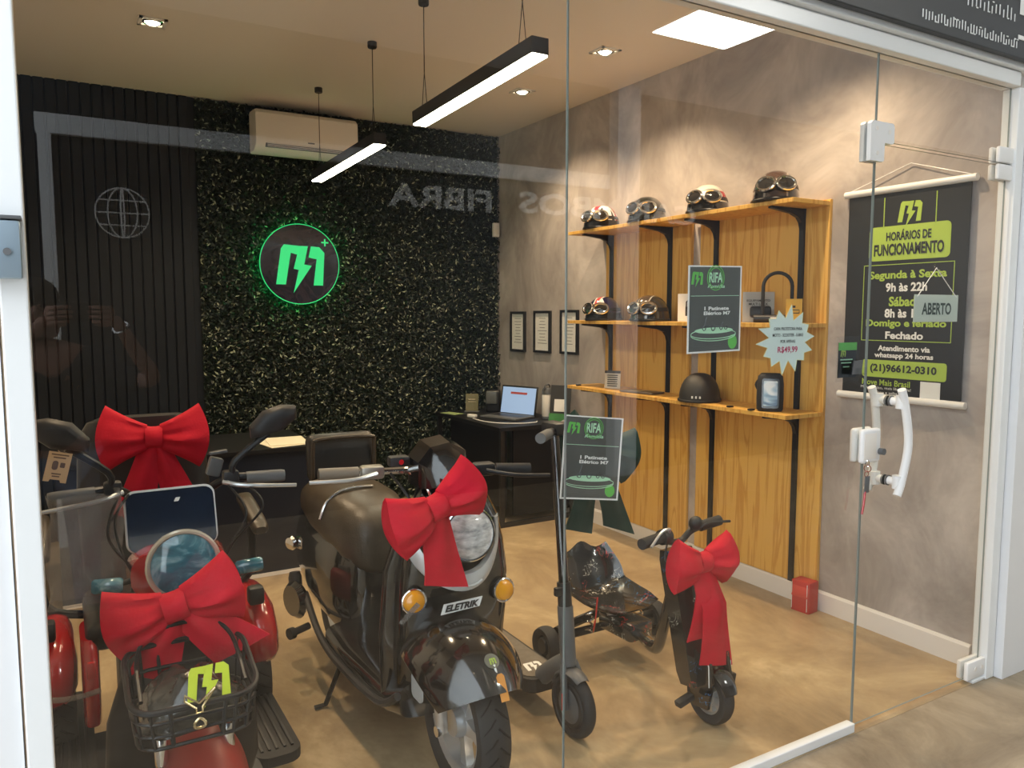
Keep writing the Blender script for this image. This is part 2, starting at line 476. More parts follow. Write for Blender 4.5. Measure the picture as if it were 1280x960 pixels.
# --- covered walk outside and the shopfront opposite (seen as reflections in the glass)
OY = -2.2
struct('corridor_floor', B(-4, 16, OY - .2, GY - .02, -.1, -.001), M_pave)
struct('corridor_ceiling', B(.1, 16, OY - .2, GY - .06, 3.3, 3.4), M_white)
M_opp = mat('opposite_dark_front', (.012, .016, .022), .35)
struct('facade_opposite', B(-1.2, 16, OY - .2, OY, 0, 3.3), M_opp)
struct('facade_beam', B(-.05, 4.1, OY, OY + .05, 2.46, 2.575, .004), M_alu)
struct('facade_post', B(-.04, .03, OY, OY + .05, 0, 2.46, .004), M_alu)
struct('facade_column', B(4.12, 4.36, OY, OY + .12, 0, 3.3), M_white)
fs_ = thing('shopfront_lettering', 'large white letters on the dark shopfront across the walk', 'lettering', (3.7, OY + .004, 2.2))
text('word', 'FIBRA', M_whitep, fs_, (2.55, OY + .004, 2.28), (-1, 0, 0), (0, 0, 1), .86, .17, bold=.03)
text('word', 'CARIMBOS', M_whitep, fs_, (4.08, OY + .124, 2.28), (-1, 0, 0), (0, 0, 1), 1.85, .17, bold=.03)
gl = thing('globe_emblem', 'white line globe emblem on the dark shopfront across the walk', 'emblem', (.39, OY + .004, 1.88))
mb = MB(); gc = Vector((.39, OY + .006, 2.03)); R_ = .15
for kx in (1.0, .55, .06):
    mb.tube([gc + Vector((R_ * kx * math.cos(2 * PI * k / 32), 0, R_ * math.sin(2 * PI * k / 32))) for k in range(32)], .005, 6, True)
for kz in (-.5, 0, .5):
    hw = R_ * math.sqrt(1 - kz * kz); mb.tube([gc + Vector((-hw, 0, R_ * kz)), gc + Vector((hw, 0, R_ * kz))], .005, 6)
obj('globe', mb, M_whitep, gl)

# ================================================================ lamps
lamp_on = mat('lamp_glow', (1, .9, .75), .5, emit=(1, .86, .62), es=22)
strip_on = mat('strip_glow', (1, .95, .85), .5, emit=(1, .90, .66), es=STRIP_E)
panel_on = mat('panel_glow', (1, 1, 1), .5, emit=(1, .98, .90), es=PANEL_E)
def downlight(x, y, label):
    t = thing('recessed_downlight', label, 'downlight', (x, y, H), group='square recessed downlights in the ceiling')
    fr = MB(); a, b_, z0, z1 = .062, .046, H - .006, H
    for sx, sy, dx, dy in ((0, 1, a, .008), (0, -1, a, .008), (1, 0, .008, a), (-1, 0, .008, a)):
        fr.box((x + sx * (a - .008), y + sy * (a - .008), H - .004), (dx * 2, dy * 2, .008))
    obj('frame', fr, M_whitepl, t, smooth=0)
    obj('reflector', MB().lathe([(.052, 0), (.040, -.006), (.034, -.002)], (x, y, H - .004), (0, 0, 1), 24), M_chrome, t)
    obj('lamp', MB().lathe([(.0, -.014), (.022, -.011), (.034, -.003), (.034, .0)], (x, y, H - .004), (0, 0, 1), 20), lamp_on, t)
    ld = bpy.data.lights.new('downlight_beam', 'SPOT'); ld.energy = DOWN_W; ld.color = WARM
    ld.spot_size = math.radians(125); ld.spot_blend = .7; ld.shadow_soft_size = .035
    link_light('downlight_beam', ld, t, (0, 0, -.03))
downlight(.47, 4.21, 'square recessed downlight in the ceiling ahead of the black slatted wall')
downlight(2.60, 3.45, 'square recessed downlight in the ceiling above the wooden shelves')
downlight(2.61, 4.32, 'square recessed downlight in the ceiling ahead of the black desk')
downlight(.47, 2.70, 'square recessed downlight in the ceiling above the red three-wheeler')
downlight(2.60, 2.30, 'square recessed downlight in the ceiling above the glass door')

def pendant(y0, y1, z0, z1, label, cab):
    X0 = 1.48; w_, h_ = .034, .062
    t = thing('linear_pendant', label, 'pendant lamp', (X0, (y0 + y1) / 2, (z0 + z1) / 2), group='linear pendant lamps')
    a, b_ = Vector((X0, y0, z0)), Vector((X0, y1, z1)); d = (b_ - a).normalized(); up = Vector((0, 0, 1)) - d * d.z
    def bar(hw, lo, hi, e0=0, e1=0):
        rings = []
        for p in (a + d * e0, b_ - d * e1): rings.append([p + Vector((sx * hw, 0, 0)) + up * sz for sx, sz in ((-1, lo), (1, lo), (1, hi), (-1, hi))])
        return MB().loft(rings)
    obj('housing', bar(w_, .006, h_), M_blackm, t, smooth=0)
    obj('diffuser', bar(w_ - .003, .0, .0065, .004, .004), strip_on, t, smooth=0)
    for yc in cab:
        zc = z0 + (z1 - z0) * (yc - y0) / (y1 - y0) + h_
        cb = MB(); cb.tube([(X0, yc, H - .02), (X0, yc, zc + .16)], .0022, 6)
        for sy in (-.028, .028): cb.tube([(X0, yc, zc + .16), (X0, yc + sy, zc)], .0016, 6)
        obj('suspension_wire', cb, M_blackm, t)
        obj('ceiling_cup', MB().lathe([(.0, -.03), (.022, -.03), (.024, -.026), (.024, 0), (0, 0)], (X0, yc, H), (0, 0, 1), 16), M_black, t)
    return t
pendant(2.33, 3.36, 2.30, 2.27, 'black linear pendant lamp hanging over the black moped', (2.45, 3.30))
pendant(3.86, 4.98, 2.275, 2.25, 'black linear pendant lamp hanging in front of the air conditioner', (3.95, 4.90))

pl_ = thing('ceiling_light_panel', 'bright square light panel in the ceiling of the covered walk', 'light panel', (3.9, -.8, 3.3))
obj('frame', B(3.50, 4.21, -.99, -.385, 3.285, 3.299, .004), M_alu, pl_, smooth=0)
obj('diffuser', B(3.526, 4.186, -.965, -.41, 3.28, 3.2845), panel_on, pl_, smooth=0)

# ================================================================ things on the walls
# air conditioner
ac = thing('air_conditioner', 'white split air conditioner high on the hedge wall', 'air conditioner', (1.52, 5.48, 2.48))
prof = [(0, .0), (.0, .265), (-.03, .272), (-.165, .262), (-.195, .235), (-.20, .06), (-.185, .03), (-.12, .0)]
rings = [[(x_, BY - .062 + py, 2.48 + pz) for py, pz in prof] for x_ in (1.18, 1.19, 1.855, 1.865)]
for r_i in (0, 3): rings[r_i] = [(p[0], BY - .062 + (p[1] - BY + .062) * .97 - .002, 2.48 + .132 + (p[2] - 2.612) * .96) for p in rings[r_i]]
obj('casing', MB().loft(rings), M_acw, ac, smooth=40)
obj('air_outlet', B(1.24, 1.82, BY - .255, BY - .235, 2.50, 2.53, .003), M_darkslot, ac)
lv = MB()
for k in range(3): lv.box((1.53, BY - .258, 2.507 + k * .009), (.56, .012, .002), (.5, 0, 0))
obj('louvre', lv, M_acw, ac, smooth=0)
text('display_digits', '22', M_whitep, ac, (1.565, BY - .2632, 2.62), (1, 0, 0), (0, 0, 1), .028, .026)
obj('nameplate', B(1.515, 1.56, BY - .2645, BY - .262, 2.545, 2.553), M_grey, ac, smooth=0)

# illuminated logo disc
ld_ = thing('logo_sign', 'round black wall sign with glowing green lightning emblem on the hedge', 'sign', (1.485, 5.44, 1.47))
dc = Vector((1.485, BY - .10, 1.755))
M_disc = noise_mat('disc_swirl', [(.40, (.012, .012, .02)), (.5, (.035, .025, .035)), (.56, (.014, .012, .022))], 4.5, 2, .18, distort=1.5, coat=.6)
glow_g = mat('green_glow', (.05, .6, .2), .5, emit=(.01, .62, .20), es=.8)
halo_g = mat('green_led', (.05, .8, .2), .5, emit=(.01, .9, .16), es=16)
obj('disc', MB().lathe([(0, .012), (.272, .012), (.276, .008), (.276, -.01), (0, -.01)], dc, (0, -1, 0), 64), M_disc, ld_)
obj('led_strip', MB().torus(dc + Vector((0, .016, 0)), (0, 1, 0), .268, .006, 64, 6), halo_g, ld_)
obj('rim', MB().torus(dc + Vector((0, -.010, 0)), (0, 1, 0), .274, .0035, 64, 6), glow_g, ld_)
logo('emblem', glow_g, ld_, dc + Vector((-.005, -.0125, .02)), (1, 0, 0), (0, 0, 1), .35, .003)
pm = MB(); pc = dc + Vector((.175, -.014, .155)); pm.box(pc, (.05, .003, .010)); pm.box(pc, (.010, .0032, .05))
obj('plus_mark', pm, glow_g, ld_, smooth=0)

# white box on the hedge by the corner
sb = thing('wall_switch_box', 'small white switch box on the hedge beside the corner', 'switch', (3.06, BY - .075, 2.02))
obj('cover', B(3.03, 3.085, BY - .09, BY - .06, 2.02, 2.13, .006), M_whitepl, sb)
obj('button', B(3.045, 3.07, BY - .094, BY - .088, 2.04, 2.075, .002), M_acw, sb)

# framed certificates
def cert(y0, y1, z0, z1, label):
    t = thing('certificate_frame', label, 'picture frame', (RX - .01, (y0 + y1) / 2, z0), group='framed certificates on the cement wall')
    f = MB(); w_ = .018; d = .02
    f.box((RX - d / 2, y0 + w_ / 2, (z0 + z1) / 2), (d, w_, z1 - z0)); f.box((RX - d / 2, y1 - w_ / 2, (z0 + z1) / 2), (d, w_, z1 - z0))
    f.box((RX - d / 2, (y0 + y1) / 2, z0 + w_ / 2), (d, y1 - y0 - 2 * w_, w_)); f.box((RX - d / 2, (y0 + y1) / 2, z1 - w_ / 2), (d, y1 - y0 - 2 * w_, w_))
    obj('frame', f, M_black, t, smooth=0)
    obj('document', B(RX - .010, RX - .006, y0 + .016, y1 - .016, z0 + .016, z1 - .016), M_paper, t, smooth=0)
    pr = MB(); random.seed(int(y0 * 100))
    for k in range(9):
        ww = random.uniform(.4, .85) * (y1 - y0 - .07); zz = z1 - .055 - k * .023
        pr.box((RX - .0105, (y0 + y1) / 2, zz), (.0008, ww, .0035))
    obj('print_lines', pr, M_grey, t, smooth=0)
cert(5.085, 5.30, 1.12, 1.43, 'narrow black framed certificate nearest the hedge corner')
cert(4.73, 4.955, 1.125, 1.435, 'middle one of three black framed certificates on the cement wall')
cert(4.385, 4.60, 1.13, 1.44, 'black framed certificate closest to the wooden shelves')

# wooden shelving
def unit(y0, y1, rails, name_label, which):
    t = thing('wall_shelving', name_label, 'shelving', (RX, (y0 + y1) / 2, .1), group='pine wall shelving units')
    obj('backing_board', B(RX - .018, RX - .001, y0, y1, .097, 1.94, .001), M_wood, t, smooth=0)
    for yr in rails:
        obj('rail', B(RX - .034, RX - .0185, yr - .0125, yr + .0125, .10, 1.93), M_blackm, t, smooth=0)
    for zs in (1.93, 1.372, .955):
        s0, s1 = (y0 - .0, y1 + .07) if which == 0 else (y0, y1 + .05)
        sh = obj('shelf', B(2.84, RX - .02, s0, s1, zs - .02, zs, .0015), M_wood, t, smooth=0)
        for yr in rails:
            b_ = MB()
            # tapered arm with a rounded knee
            pts = [(RX - .034, zs - .021), (2.86, zs - .021), (2.86, zs - .030), (3.00, zs - .046), (3.045, zs - .062), (RX - .045, zs - .085), (RX - .034, zs - .12)]
            poly = [(-(px), pz) for px, pz in pts]
            b_.add([(px, yr + .011, pz) for px, pz in pts] + [(px, yr - .011, pz) for px, pz in pts],
                   [tuple(range(7)), tuple(reversed(range(7, 14)))] + [(i, (i + 1) % 7, 7 + (i + 1) % 7, 7 + i) for i in range(7)])
            obj('bracket', b_, M_blackm, t, smooth=0)
unit(3.285, 4.065, (4.0, 3.452), 'pine wall shelving unit beside the framed certificates', 0)
unit(2.385, 3.215, (3.087, 2.53), 'pine wall shelving unit beside the opening-hours banner', 1)

# opening hours banner on the right wall
bn = thing('hanging_banner', 'black opening-hours banner with white rods hung on the cement wall', 'banner', (RX - .02, 2.01, 1.04))
BX = RX - .018
def bp(y, z, d=0): return (BX - d, y, z)
yL, yR, zB, zT_ = 2.285, 1.745, 1.06, 1.935
obj('cloth', MB().box((BX + .001, (yL + yR) / 2, (zB + zT_) / 2), (.002, yL - yR, zT_ - zB)), M_bannerk, bn, smooth=0)
obj('top_rod', MB().cyl((BX, yL + .02, zT_ + .008), (BX, yR - .02, zT_ + .008), .015, seg=16), M_whitepl, bn)
obj('bottom_rod', MB().cyl((BX, yL + .02, zB - .008), (BX, yR - .02, zB - .008), .015, seg=16), M_whitepl, bn)
obj('cord', MB().tube([(BX, yL - .0, zT_ + .02), (BX + .008, 2.005, zT_ + .105), (BX, yR + .0, zT_ + .02)], .002, 6), M_whitepl, bn)
U, VV = (0, -1, 0), (0, 0, 1)
yc = (yL + yR) / 2 - .018
logo('emblem', M_lime, bn, bp(yc, 1.85, .001), U, VV, .11, .0008)
for dy in (-.115, .115): obj('rule', MB().box(bp(yc + dy, 1.845, .001), (.001, .004, .13)), M_lime, bn, smooth=0)
obj('title_plate', MB().prism(rrect(.36, .145, .02), bp(yc, 1.715, .0005), U, VV, .001), M_lime, bn, smooth=0)
text('title_text', 'HORÁRIOS DE', M_print, bn, bp(yc, 1.748, .003), U, VV, .20, .046, bold=.03)
text('title_text', 'FUNCIONAMENTO', M_print, bn, bp(yc, 1.688, .003), U, VV, .31, .05, bold=.035)
fr = MB(); w2, zt2, zb2 = .2, 1.625, 1.30
for a_, b_ in (((-w2, zt2), (w2, zt2)), ((w2, zt2), (w2, zb2)), ((w2, zb2), (-w2, zb2)), ((-w2, zb2), (-w2, zt2))):
    fr.box(bp(yc - (a_[0] + b_[0]) / 2, (a_[1] + b_[1]) / 2, .001), (.001, abs(a_[0] - b_[0]) + .003, abs(a_[1] - b_[1]) + .003))
obj('text_border', fr, M_lime, bn, smooth=0)
for s_, m_, z_, w_, h_ in (('Segunda à Sexta', M_lime, 1.577, .345, .044), ('9h às 22h', M_whitep, 1.528, .185, .038), ('Sábado', M_lime, 1.468, .15, .042),
                           ('8h às 18h', M_whitep, 1.418, .185, .038), ('Domigo e feriado', M_lime, 1.372, .36, .040), ('Fechado', M_whitep, 1.324, .17, .032),
                           ('Atendimento via', M_whitep, 1.268, .235, .024), ('whatsapp 24 horas', M_whitep, 1.235, .265, .028)):
    text('line_of_text', s_, m_, bn, bp(yc + .0, z_, .0022), U, VV, w_, h_, bold=.034)
obj('phone_plate', MB().prism(rrect(.38, .075, .012), bp(yc, 1.178, .0005), U, VV, .001), M_lime, bn, smooth=0)
text('phone_text', '(21)96612-0310', M_print, bn, bp(yc, 1.178, .003), U, VV, .30, .042, bold=.035)
text('line_of_text', 'Move Mais Brasil', M_lime, bn, bp(yc + .075, 1.118, .0022), U, VV, .225, .026, bold=.015)
text('line_of_text', 'Mais trânsito, mais liberdade!', M_whitep, bn, bp(yc + .075, 1.094, .0022), U, VV, .235, .013)
text('line_of_text', 'Escanne e saiba mais', M_whitep, bn, bp(yc + .06, 1.075, .0022), U, VV, .17, .012)
obj('code_panel', MB().box(bp(yc - .125, 1.10, .001), (.001, .085, .07)), M_whitep, bn, smooth=0)

# red carton by the baseboard
rb = thing('red_carton', 'small red carton standing on the floor by the pine shelving', 'box', (3.02, 2.40, 0))
obj('carton', MB().box((3.035, 2.405, .075), (.075, .095, .15), (0, 0, .1), .003), mat('red_card', (.50, .035, .03), .55), rb)
obj('flap', MB().box((2.9955, 2.40, .10), (.004, .088, .05), (0, .12, .1), .001), mat('red_card2', (.58, .06, .045), .55), rb)
for sy in (-.040, .040):
    obj('stitching', MB().tube([(2.9925 + sy * -.1, 2.402 + sy, .012), (2.9925 + sy * -.1, 2.402 + sy, .142)], .0016, 5), M_paper, rb)

# ================================================================ helmets
def flag_mat(name, base, cols):
    m = mat(name, base, .14, coat=1.0)
    N, L, b = nodes(m)
    tc = N.new('ShaderNodeTexCoord'); sx = N.new('ShaderNodeSeparateXYZ'); L.new(tc.outputs['Object'], sx.inputs[0])
    prev = None
    for ax, off, lo, c in cols:
        a = N.new('ShaderNodeMath'); a.operation = 'MULTIPLY_ADD'; a.inputs[1].default_value = ax[1]; L.new(sx.outputs[1], a.inputs[0])
        q = N.new('ShaderNodeMath'); q.operation = 'MULTIPLY'; q.inputs[1].default_value = ax[0]; L.new(sx.outputs[0], q.inputs[0])
        L.new(q.outputs[0], a.inputs[2])
        s_ = N.new('ShaderNodeMath'); s_.operation = 'SUBTRACT'; s_.inputs[1].default_value = off; L.new(a.outputs[0], s_.inputs[0])
        ab = N.new('ShaderNodeMath'); ab.operation = 'ABSOLUTE'; L.new(s_.outputs[0], ab.inputs[0])
        lt = N.new('ShaderNodeMath'); lt.operation = 'LESS_THAN'; lt.inputs[1].default_value = lo; L.new(ab.outputs[0], lt.inputs[0])
        mx = N.new('ShaderNodeMix'); mx.data_type = 'RGBA'; L.new(lt.outputs[0], mx.inputs[0])
        if prev: L.new(prev, mx.inputs[6])
        else: mx.inputs[6].default_value = (*base, 1)
        mx.inputs[7].default_value = (*c, 1); prev = mx.outputs[2]
    L.new(prev, b.inputs['Base Color']); return m
M_hflag = flag_mat('flag_shell', (.012, .014, .05), [((.7, .7), 0, .026, (.75, .74, .72)), ((.7, -.7), 0, .026, (.75, .74, .72)), ((1, 0), 0, .030, (.75, .74, .72)), ((0, 1), 0, .03, (.75, .74, .72)),
                   ((1, 0), 0, .016, (.45, .02, .03)), ((0, 1), 0, .016, (.45, .02, .03))])
M_hnavy = flag_mat('navy_flag_shell', (.012, .016, .06), [((.8, .6), .03, .012, (.75, .74, .72)), ((.8, -.6), -.05, .012, (.72, .72, .72)), ((0, 1), 0, .022, (.7, .66, .6)), ((0, 1), 0, .012, (.45, .03, .03))])
M_hwhite = mat('cream_shell', (.80, .76, .66), .14, coat=1.0)
M_hblack = mat('dark_green_black_shell', (.022, .024, .02), .12, coat=1.0)
M_hbrown = flag_mat('brown_top_shell', (.014, .012, .012), [((0, 1), .0, .045, (.07, .04, .03)), ((0, 1), .05, .004, (.35, .3, .26)), ((0, 1), -.05, .004, (.35, .3, .26))])
M_hstripe = flag_mat('striped_shell', (.03, .028, .024), [((0, 1), .0, .030, (.075, .055, .04)), ((0, 1), .032, .003, (.4, .38, .33)), ((0, 1), -.032, .003, (.4, .38, .33)), ((.8, .6), .08, .004, (.35, .33, .3)), ((.8, .6), .06, .003, (.35, .33, .3))])
M_hmatte = mat('matte_black_shell', (.022, .020, .018), .55)
M_lens = mat('goggle_lens', (.025, .023, .022), .08, coat=.6)
def helmet(name, label, x, y, z, rz, shell, goggles=True, star=False, band=None, tilt=0):
    t = thing(name, label, 'helmet', (x, y, z), (0, 0, rz), 'helmets on the pine shelves' )
    a, b_, h_ = .132, .106, .142
    # front is local -x ; open shell, deeper at back
    rows = []; nu = 28
    for i in range(9):
        ph = (i / 8) * PI / 2
        r = []
        for k in range(nu):
            th = 2 * PI * k / nu
            cr = math.cos(ph) ** .82
            px = a * cr * math.cos(th); py = b_ * cr * math.sin(th)
            pz = .006 + h_ * math.sin(ph) ** .95
            if i == 0: pz += .012 * (math.cos(th) < -.3) * 0
            r.append((px, py, pz))
        rows.append(r)
    obj('shell', MB().loft(rows), shell, t, False, smooth=60)
    obj('edge_trim', MB().tube([(a * 1.005 * math.cos(2 * PI * k / 36), b_ * 1.005 * math.sin(2 * PI * k / 36), .007) for k in range(36)], .007, 8, True), M_black, t, False)
    if band:
        bd = []
        for zz in (.012, .03, .05):
            cr = math.cos(math.asin(min(1, (zz - .006) / h_))) ** .82 * 1.012
            bd.append([(a * cr * math.cos(th), b_ * cr * math.sin(th), zz) for th in [PI - 1.9 + 3.8 * k / 24 for k in range(25)]])
        obj('front_band', MB().grid(bd), band, t, False)
    if star:
        pts = []
        for k in range(10):
            an = PI / 2 + k * PI / 5; rr = .034 if k % 2 == 0 else .015
            pts.append((rr * math.cos(an), rr * math.sin(an)))
        def on_shell(px, pz):
            zz = .095 + pz; cr = math.cos(math.asin((zz - .006) / h_)) ** .82 * 1.02; th = math.radians(252) + px / .105
            return (a * cr * math.cos(th), b_ * cr * math.sin(th), zz)
        ctr = on_shell(0, 0); sm = MB(); n_ = len(pts)
        sm.add([ctr] + [on_shell(*q_) for q_ in pts], [(0, 1 + k, 1 + (k + 1) % n_) for k in range(n_)])
        obj('star_decal', sm, mat('red_star', (.42, .02, .03), .3), t, False, smooth=0)
    if goggles:
        # strap round the shell
        zz = .066; cr = math.cos(math.asin((zz - .006) / h_)) ** .82
        sr = []
        for dz in (-.010, .010):
            c2 = math.cos(math.asin((zz + dz - .006) / h_)) ** .82 + .018
            sr.append([(a * c2 * math.cos(th), b_ * c2 * math.sin(th), zz + dz) for th in [2 * PI * k / 36 for k in range(37)]])
        obj('goggle_strap', MB().grid(sr), M_black, t, False)
        g = MB(); ln = []
        for sy in (-1, 1):
            an = PI + sy * .40
            c = Vector((a * (cr + .03) * math.cos(an), b_ * (cr + .03) * math.sin(an), zz + .004))
            n = Vector((math.cos(an), math.sin(an) * 1.15, .32)).normalized()
            uu = Vector((0, 0, 1)).cross(n).normalized(); vv = n.cross(uu)
            ring = [c + uu * (.043 * math.cos(q) ) + vv * (.031 * math.sin(q)) + n * .012 for q in [2 * PI * k / 24 for k in range(24)]]
            obj('goggle_rim', MB().tube(ring, .0074, 8, True), M_chrome, t, False)
            cup = [[c + uu * (.043 * f * math.cos(q)) + vv * (.031 * f * math.sin(q)) + n * d for q in [2 * PI * k / 24 for k in range(24)]] for f, d in ((1.22, -.020), (1.02, .012))]
            obj('goggle_cup', MB().loft(cup, False), M_black, t, False)
            obj('goggle_lens', MB().loft([[c + uu * (.043 * f * math.cos(q)) + vv * (.031 * f * math.sin(q)) + n * (.012 + .006 * (1 - f)) for q in [2 * PI * k / 24 for k in range(24)]] for f in (1, .7, .3, .02)]), M_lens, t, False)
        obj('nose_bridge', MB().cyl((-a * (cr + .10), -.012, zz + .004), (-a * (cr + .10), .012, zz + .004), .005, seg=8), M_chrome, t, False)
    return t
Z1, Z2, Z3 = 1.931, 1.373, .956
helmet('flag_helmet', 'black half helmet with red white blue flag paint on the top pine shelf', 2.95, 3.93, Z1, .52, M_hflag, band=M_black)
helmet('dark_helmet', 'dark glossy half helmet with chrome goggles on the top pine shelf', 2.95, 3.50, Z1, .55, M_hblack)
helmet('cream_helmet', 'cream and black half helmet with a red star and goggles', 2.95, 3.02, Z1, .60, M_hwhite, star=True, band=M_gloss)
helmet('brown_helmet', 'black half helmet with brown crown and chrome goggles near the banner', 2.94, 2.57, Z1, .72, M_hbrown)
helmet('navy_helmet', 'navy half helmet with flag stripes on the middle pine shelf', 2.95, 3.90, Z2, .45, M_hnavy, band=M_black)
helmet('striped_helmet', 'charcoal half helmet with pale pinstripes on the middle pine shelf', 2.93, 3.44, Z2, .45, M_hstripe)
hm = helmet('matte_helmet', 'plain matte black half helmet on the lowest pine shelf', 2.93, 3.03, Z3, .6, M_hmatte, goggles=False)
hs = MB()
for k in (-.02, 0, .02): hs.box((-.1335, k - .01, .030), (.004, .008, .012))
obj('white_print', hs, M_whitep, hm, False, smooth=0)

# ---------------------------------------------------------------- other goods on the shelves
def stand_box(name, label, cat, c, d, rz, m, front=None):
    t = thing(name, label, cat, (c[0], c[1], c[2]), (0, 0, rz))
    obj('carton', MB().box((0, 0, d[2] / 2), d, bev=.0015), m, t, False, smooth=0)
    return t
bx = stand_box('lock_box', 'small white product carton with a lock picture beside the striped helmet', 'box', (2.99, 3.19, Z2), (.04, .11, .15), .6, M_paper)
lk = MB(); lk.box((-.0215, -.01, .055), (.001, .045, .05)); lk.tube([(-.0225, -.027, .08), (-.0225, -.027, .105), (-.0225, -.01, .122), (-.0225, .007, .105), (-.0225, .007, .08)], .004, 6)
obj('lock_picture', lk, M_print, bx, False, smooth=0)
bl = thing('padlock_pack', 'grey blister card with a black lock beside the U-shaped lock', 'package', (2.99, 2.70, Z2), (0, 0, .75))
obj('card', MB().box((0, 0, .075), (.006, .15, .15), (0, .12, 0), .001), mat('pack_grey', (.42, .42, .40), .5), bl, False, smooth=0)
obj('header_strip', MB().box((.0085, 0, .134), (.006, .146, .03), (0, .12, 0)), M_print, bl, False, smooth=0)
obj('lock_blister', MB().box((-.022, -.01, .052), (.03, .10, .055), (0, .12, 0), .012), M_black, bl, False)
text('pack_text', 'EQUIPAMENTO', M_print, bl, (-.0015, 0, .106), (0, -1, 0), (.12, 0, 1), .11, .013, bold=.02, world=False)
text('pack_text', 'MULTI LOCK', M_print, bl, (-.0035, 0, .090), (0, -1, 0), (.12, 0, 1), .09, .012, bold=.02, world=False)
ul = thing('u_lock', 'black U-shaped bicycle lock standing on the middle shelf with a yellow tag', 'lock', (2.95, 2.55, Z2), (0, 0, .72))
arc = [(0, .065, .03), (0, .065, .16)] + [(0, .065 * math.cos(q), .17 + .065 * math.sin(q)) for q in [PI * k / 12 for k in range(13)]] + [(0, -.065, .16), (0, -.065, .03)]
obj('shackle', MB().tube(arc, .0085, 10), M_rubber, ul, False)
obj('crossbar', MB().tube([(0, .105, .02), (0, -.105, .02)], .0185, 14), M_black, ul, False)
obj('label_strip', MB().box((-.0185, .0, .02), (.002, .06, .012)), M_paper, ul, False, smooth=0)
obj('yellow_tag', MB().box((-.022, -.075, .062), (.002, .072, .10), (0, -.08, 0)), M_yellowt, ul, False, smooth=0)
yt = MB(); yt.box((-.0240, -.075, .085), (.001, .012, .03)); 
yt.tube([(-.0235, -.098, .045), (-.0235, -.098, .06), (-.0235, -.055, .06), (-.0235, -.055, .045), (-.0235, -.098, .045)], .002, 6)
obj('tag_print', yt, M_print, ul, False, smooth=0)
pb = thing('phone_bag', 'black frame bag with a phone in its window on the lowest shelf', 'bag', (2.92, 2.55, Z3), (0, 0, .75))
obj('bag_body', MB().loft([sup((0, 0, z_), .048 * s_, .062 * s_, (1, 0, 0), (0, 1, 0), 3.2, 24) for z_, s_ in ((0, .86), (.008, .97), (.06, 1.0), (.13, .98), (.165, .9), (.178, .7))]), M_rubber, pb, False, smooth=50)
obj('phone_window', MB().prism(rrect(.078, .140, .010), (-.0455, .0, .086), (0, -1, 0), (0, 0, 1), .005), M_gloss, pb, False, smooth=0)
M_ph = noise_mat('phone_wallpaper', [(.35, (.03, .08, .18)), (.5, (.25, .42, .60)), (.62, (.75, .82, .88))], 14, 2, .15, (1, .6, 1), distort=.8, coat=.6)
obj('phone_screen', MB().prism(rrect(.062, .118, .004), (-.0512, .0, .086), (0, -1, 0), (0, 0, 1), .0015), M_ph, pb, False, smooth=0)
text('clock_text', '12:07', M_whitep, pb, (-.0535, 0, .120), (0, -1, 0), (0, 0, 1), .026, .010, world=False)
obj('handle_loop', MB().tube([(.02, .05, .15), (.03, .066, .12), (.02, .05, .09)], .005, 6, smooth=4), M_rubber, pb, False)
pc_ = thing('price_card', 'small printed notice card standing on the lowest shelf', 'card', (2.94, 3.79, Z3), (0, 0, .6))
obj('card', MB().box((0, 0, .055), (.004, .10, .11), (0, .1, 0)), mat('card_cream', (.70, .66, .58), .6), pc_, False, smooth=0)
pr = MB(); random.seed(5)
for k in range(6): pr.box((-.0042 + (.026 - k * .013) * .1, 0, .082 - k * .013), (.0016, .08 - .02 * random.random(), .006), (0, .1, 0))
obj('card_print', pr, M_print, pc_, False, smooth=0)
obj('top_band', MB().box((.002, 0, .102), (.0052, .10, .016), (0, .1, 0)), M_print, pc_, False, smooth=0)
ma = thing('flat_pouch', 'flat dark packet lying on the lowest shelf by the notice card', 'packet', (2.93, 3.50, Z3), (0, 0, .2))
obj('packet', MB().box((0, 0, .006), (.12, .24, .010), bev=.004), mat('pouch_brown', (.12, .10, .08), .35), ma, False)
obj('packet_label', MB().box((0, .03, .0115), (.08, .1, .001)), mat('pouch_label', (.25, .22, .18), .3), ma, False, smooth=0)
for yy, xx, wh in ((4.05, 2.87, 'at the end near the certificates'), (2.98, 2.86, 'below the matte helmet'), (2.74, 2.855, 'between the matte helmet and the phone bag'), (2.60, 2.85, 'in front of the phone bag')):
    tag(obj('shelf_clip', MB().box((xx, yy, Z3 + .004), (.03, .022, .008), bev=.002), M_black, pos=(xx, yy, Z3)), 'small black clip on the lowest shelf ' + wh, 'clip', 'clips on the lowest shelf')

# ================================================================ desks
dk = thing('black_desk', 'black desk with metal frame legs against the cement wall', 'desk', (2.78, 4.86, 0))
DT = .67
obj('desk_top', B(2.47, 3.085, 4.37, 5.36, DT - .025, DT, .002), M_deskk, dk, smooth=0)
obj('end_panel', B(2.60, 3.07, 4.41, 4.43, .06, DT - .026), M_deskk, dk, smooth=0)
obj('modesty_panel', B(2.56, 2.578, 4.46, 5.28, .10, DT - .026), M_deskk, dk, smooth=0)
for yy in (4.385, 5.34):
    lg = MB(); r_ = .015
    lg.box((2.495, yy, (DT - .026) / 2), (.03, .025, DT - .026)); lg.box((3.06, yy, (DT - .026) / 2), (.03, .025, DT - .026)); lg.box((2.7775, yy, .015), (.535, .025, .03))
    obj('leg_frame', lg, M_blackm, dk, smooth=0)
def on(z): return z
lp = thing('laptop', 'open black laptop with a pale blue screen on the black desk', 'laptop', (2.77, 4.79, DT), (0, 0, -2.15 + PI / 2 - .62))
obj('base', MB().box((0, 0, .008), (.33, .22, .015), bev=.004), M_grey, lp, False)
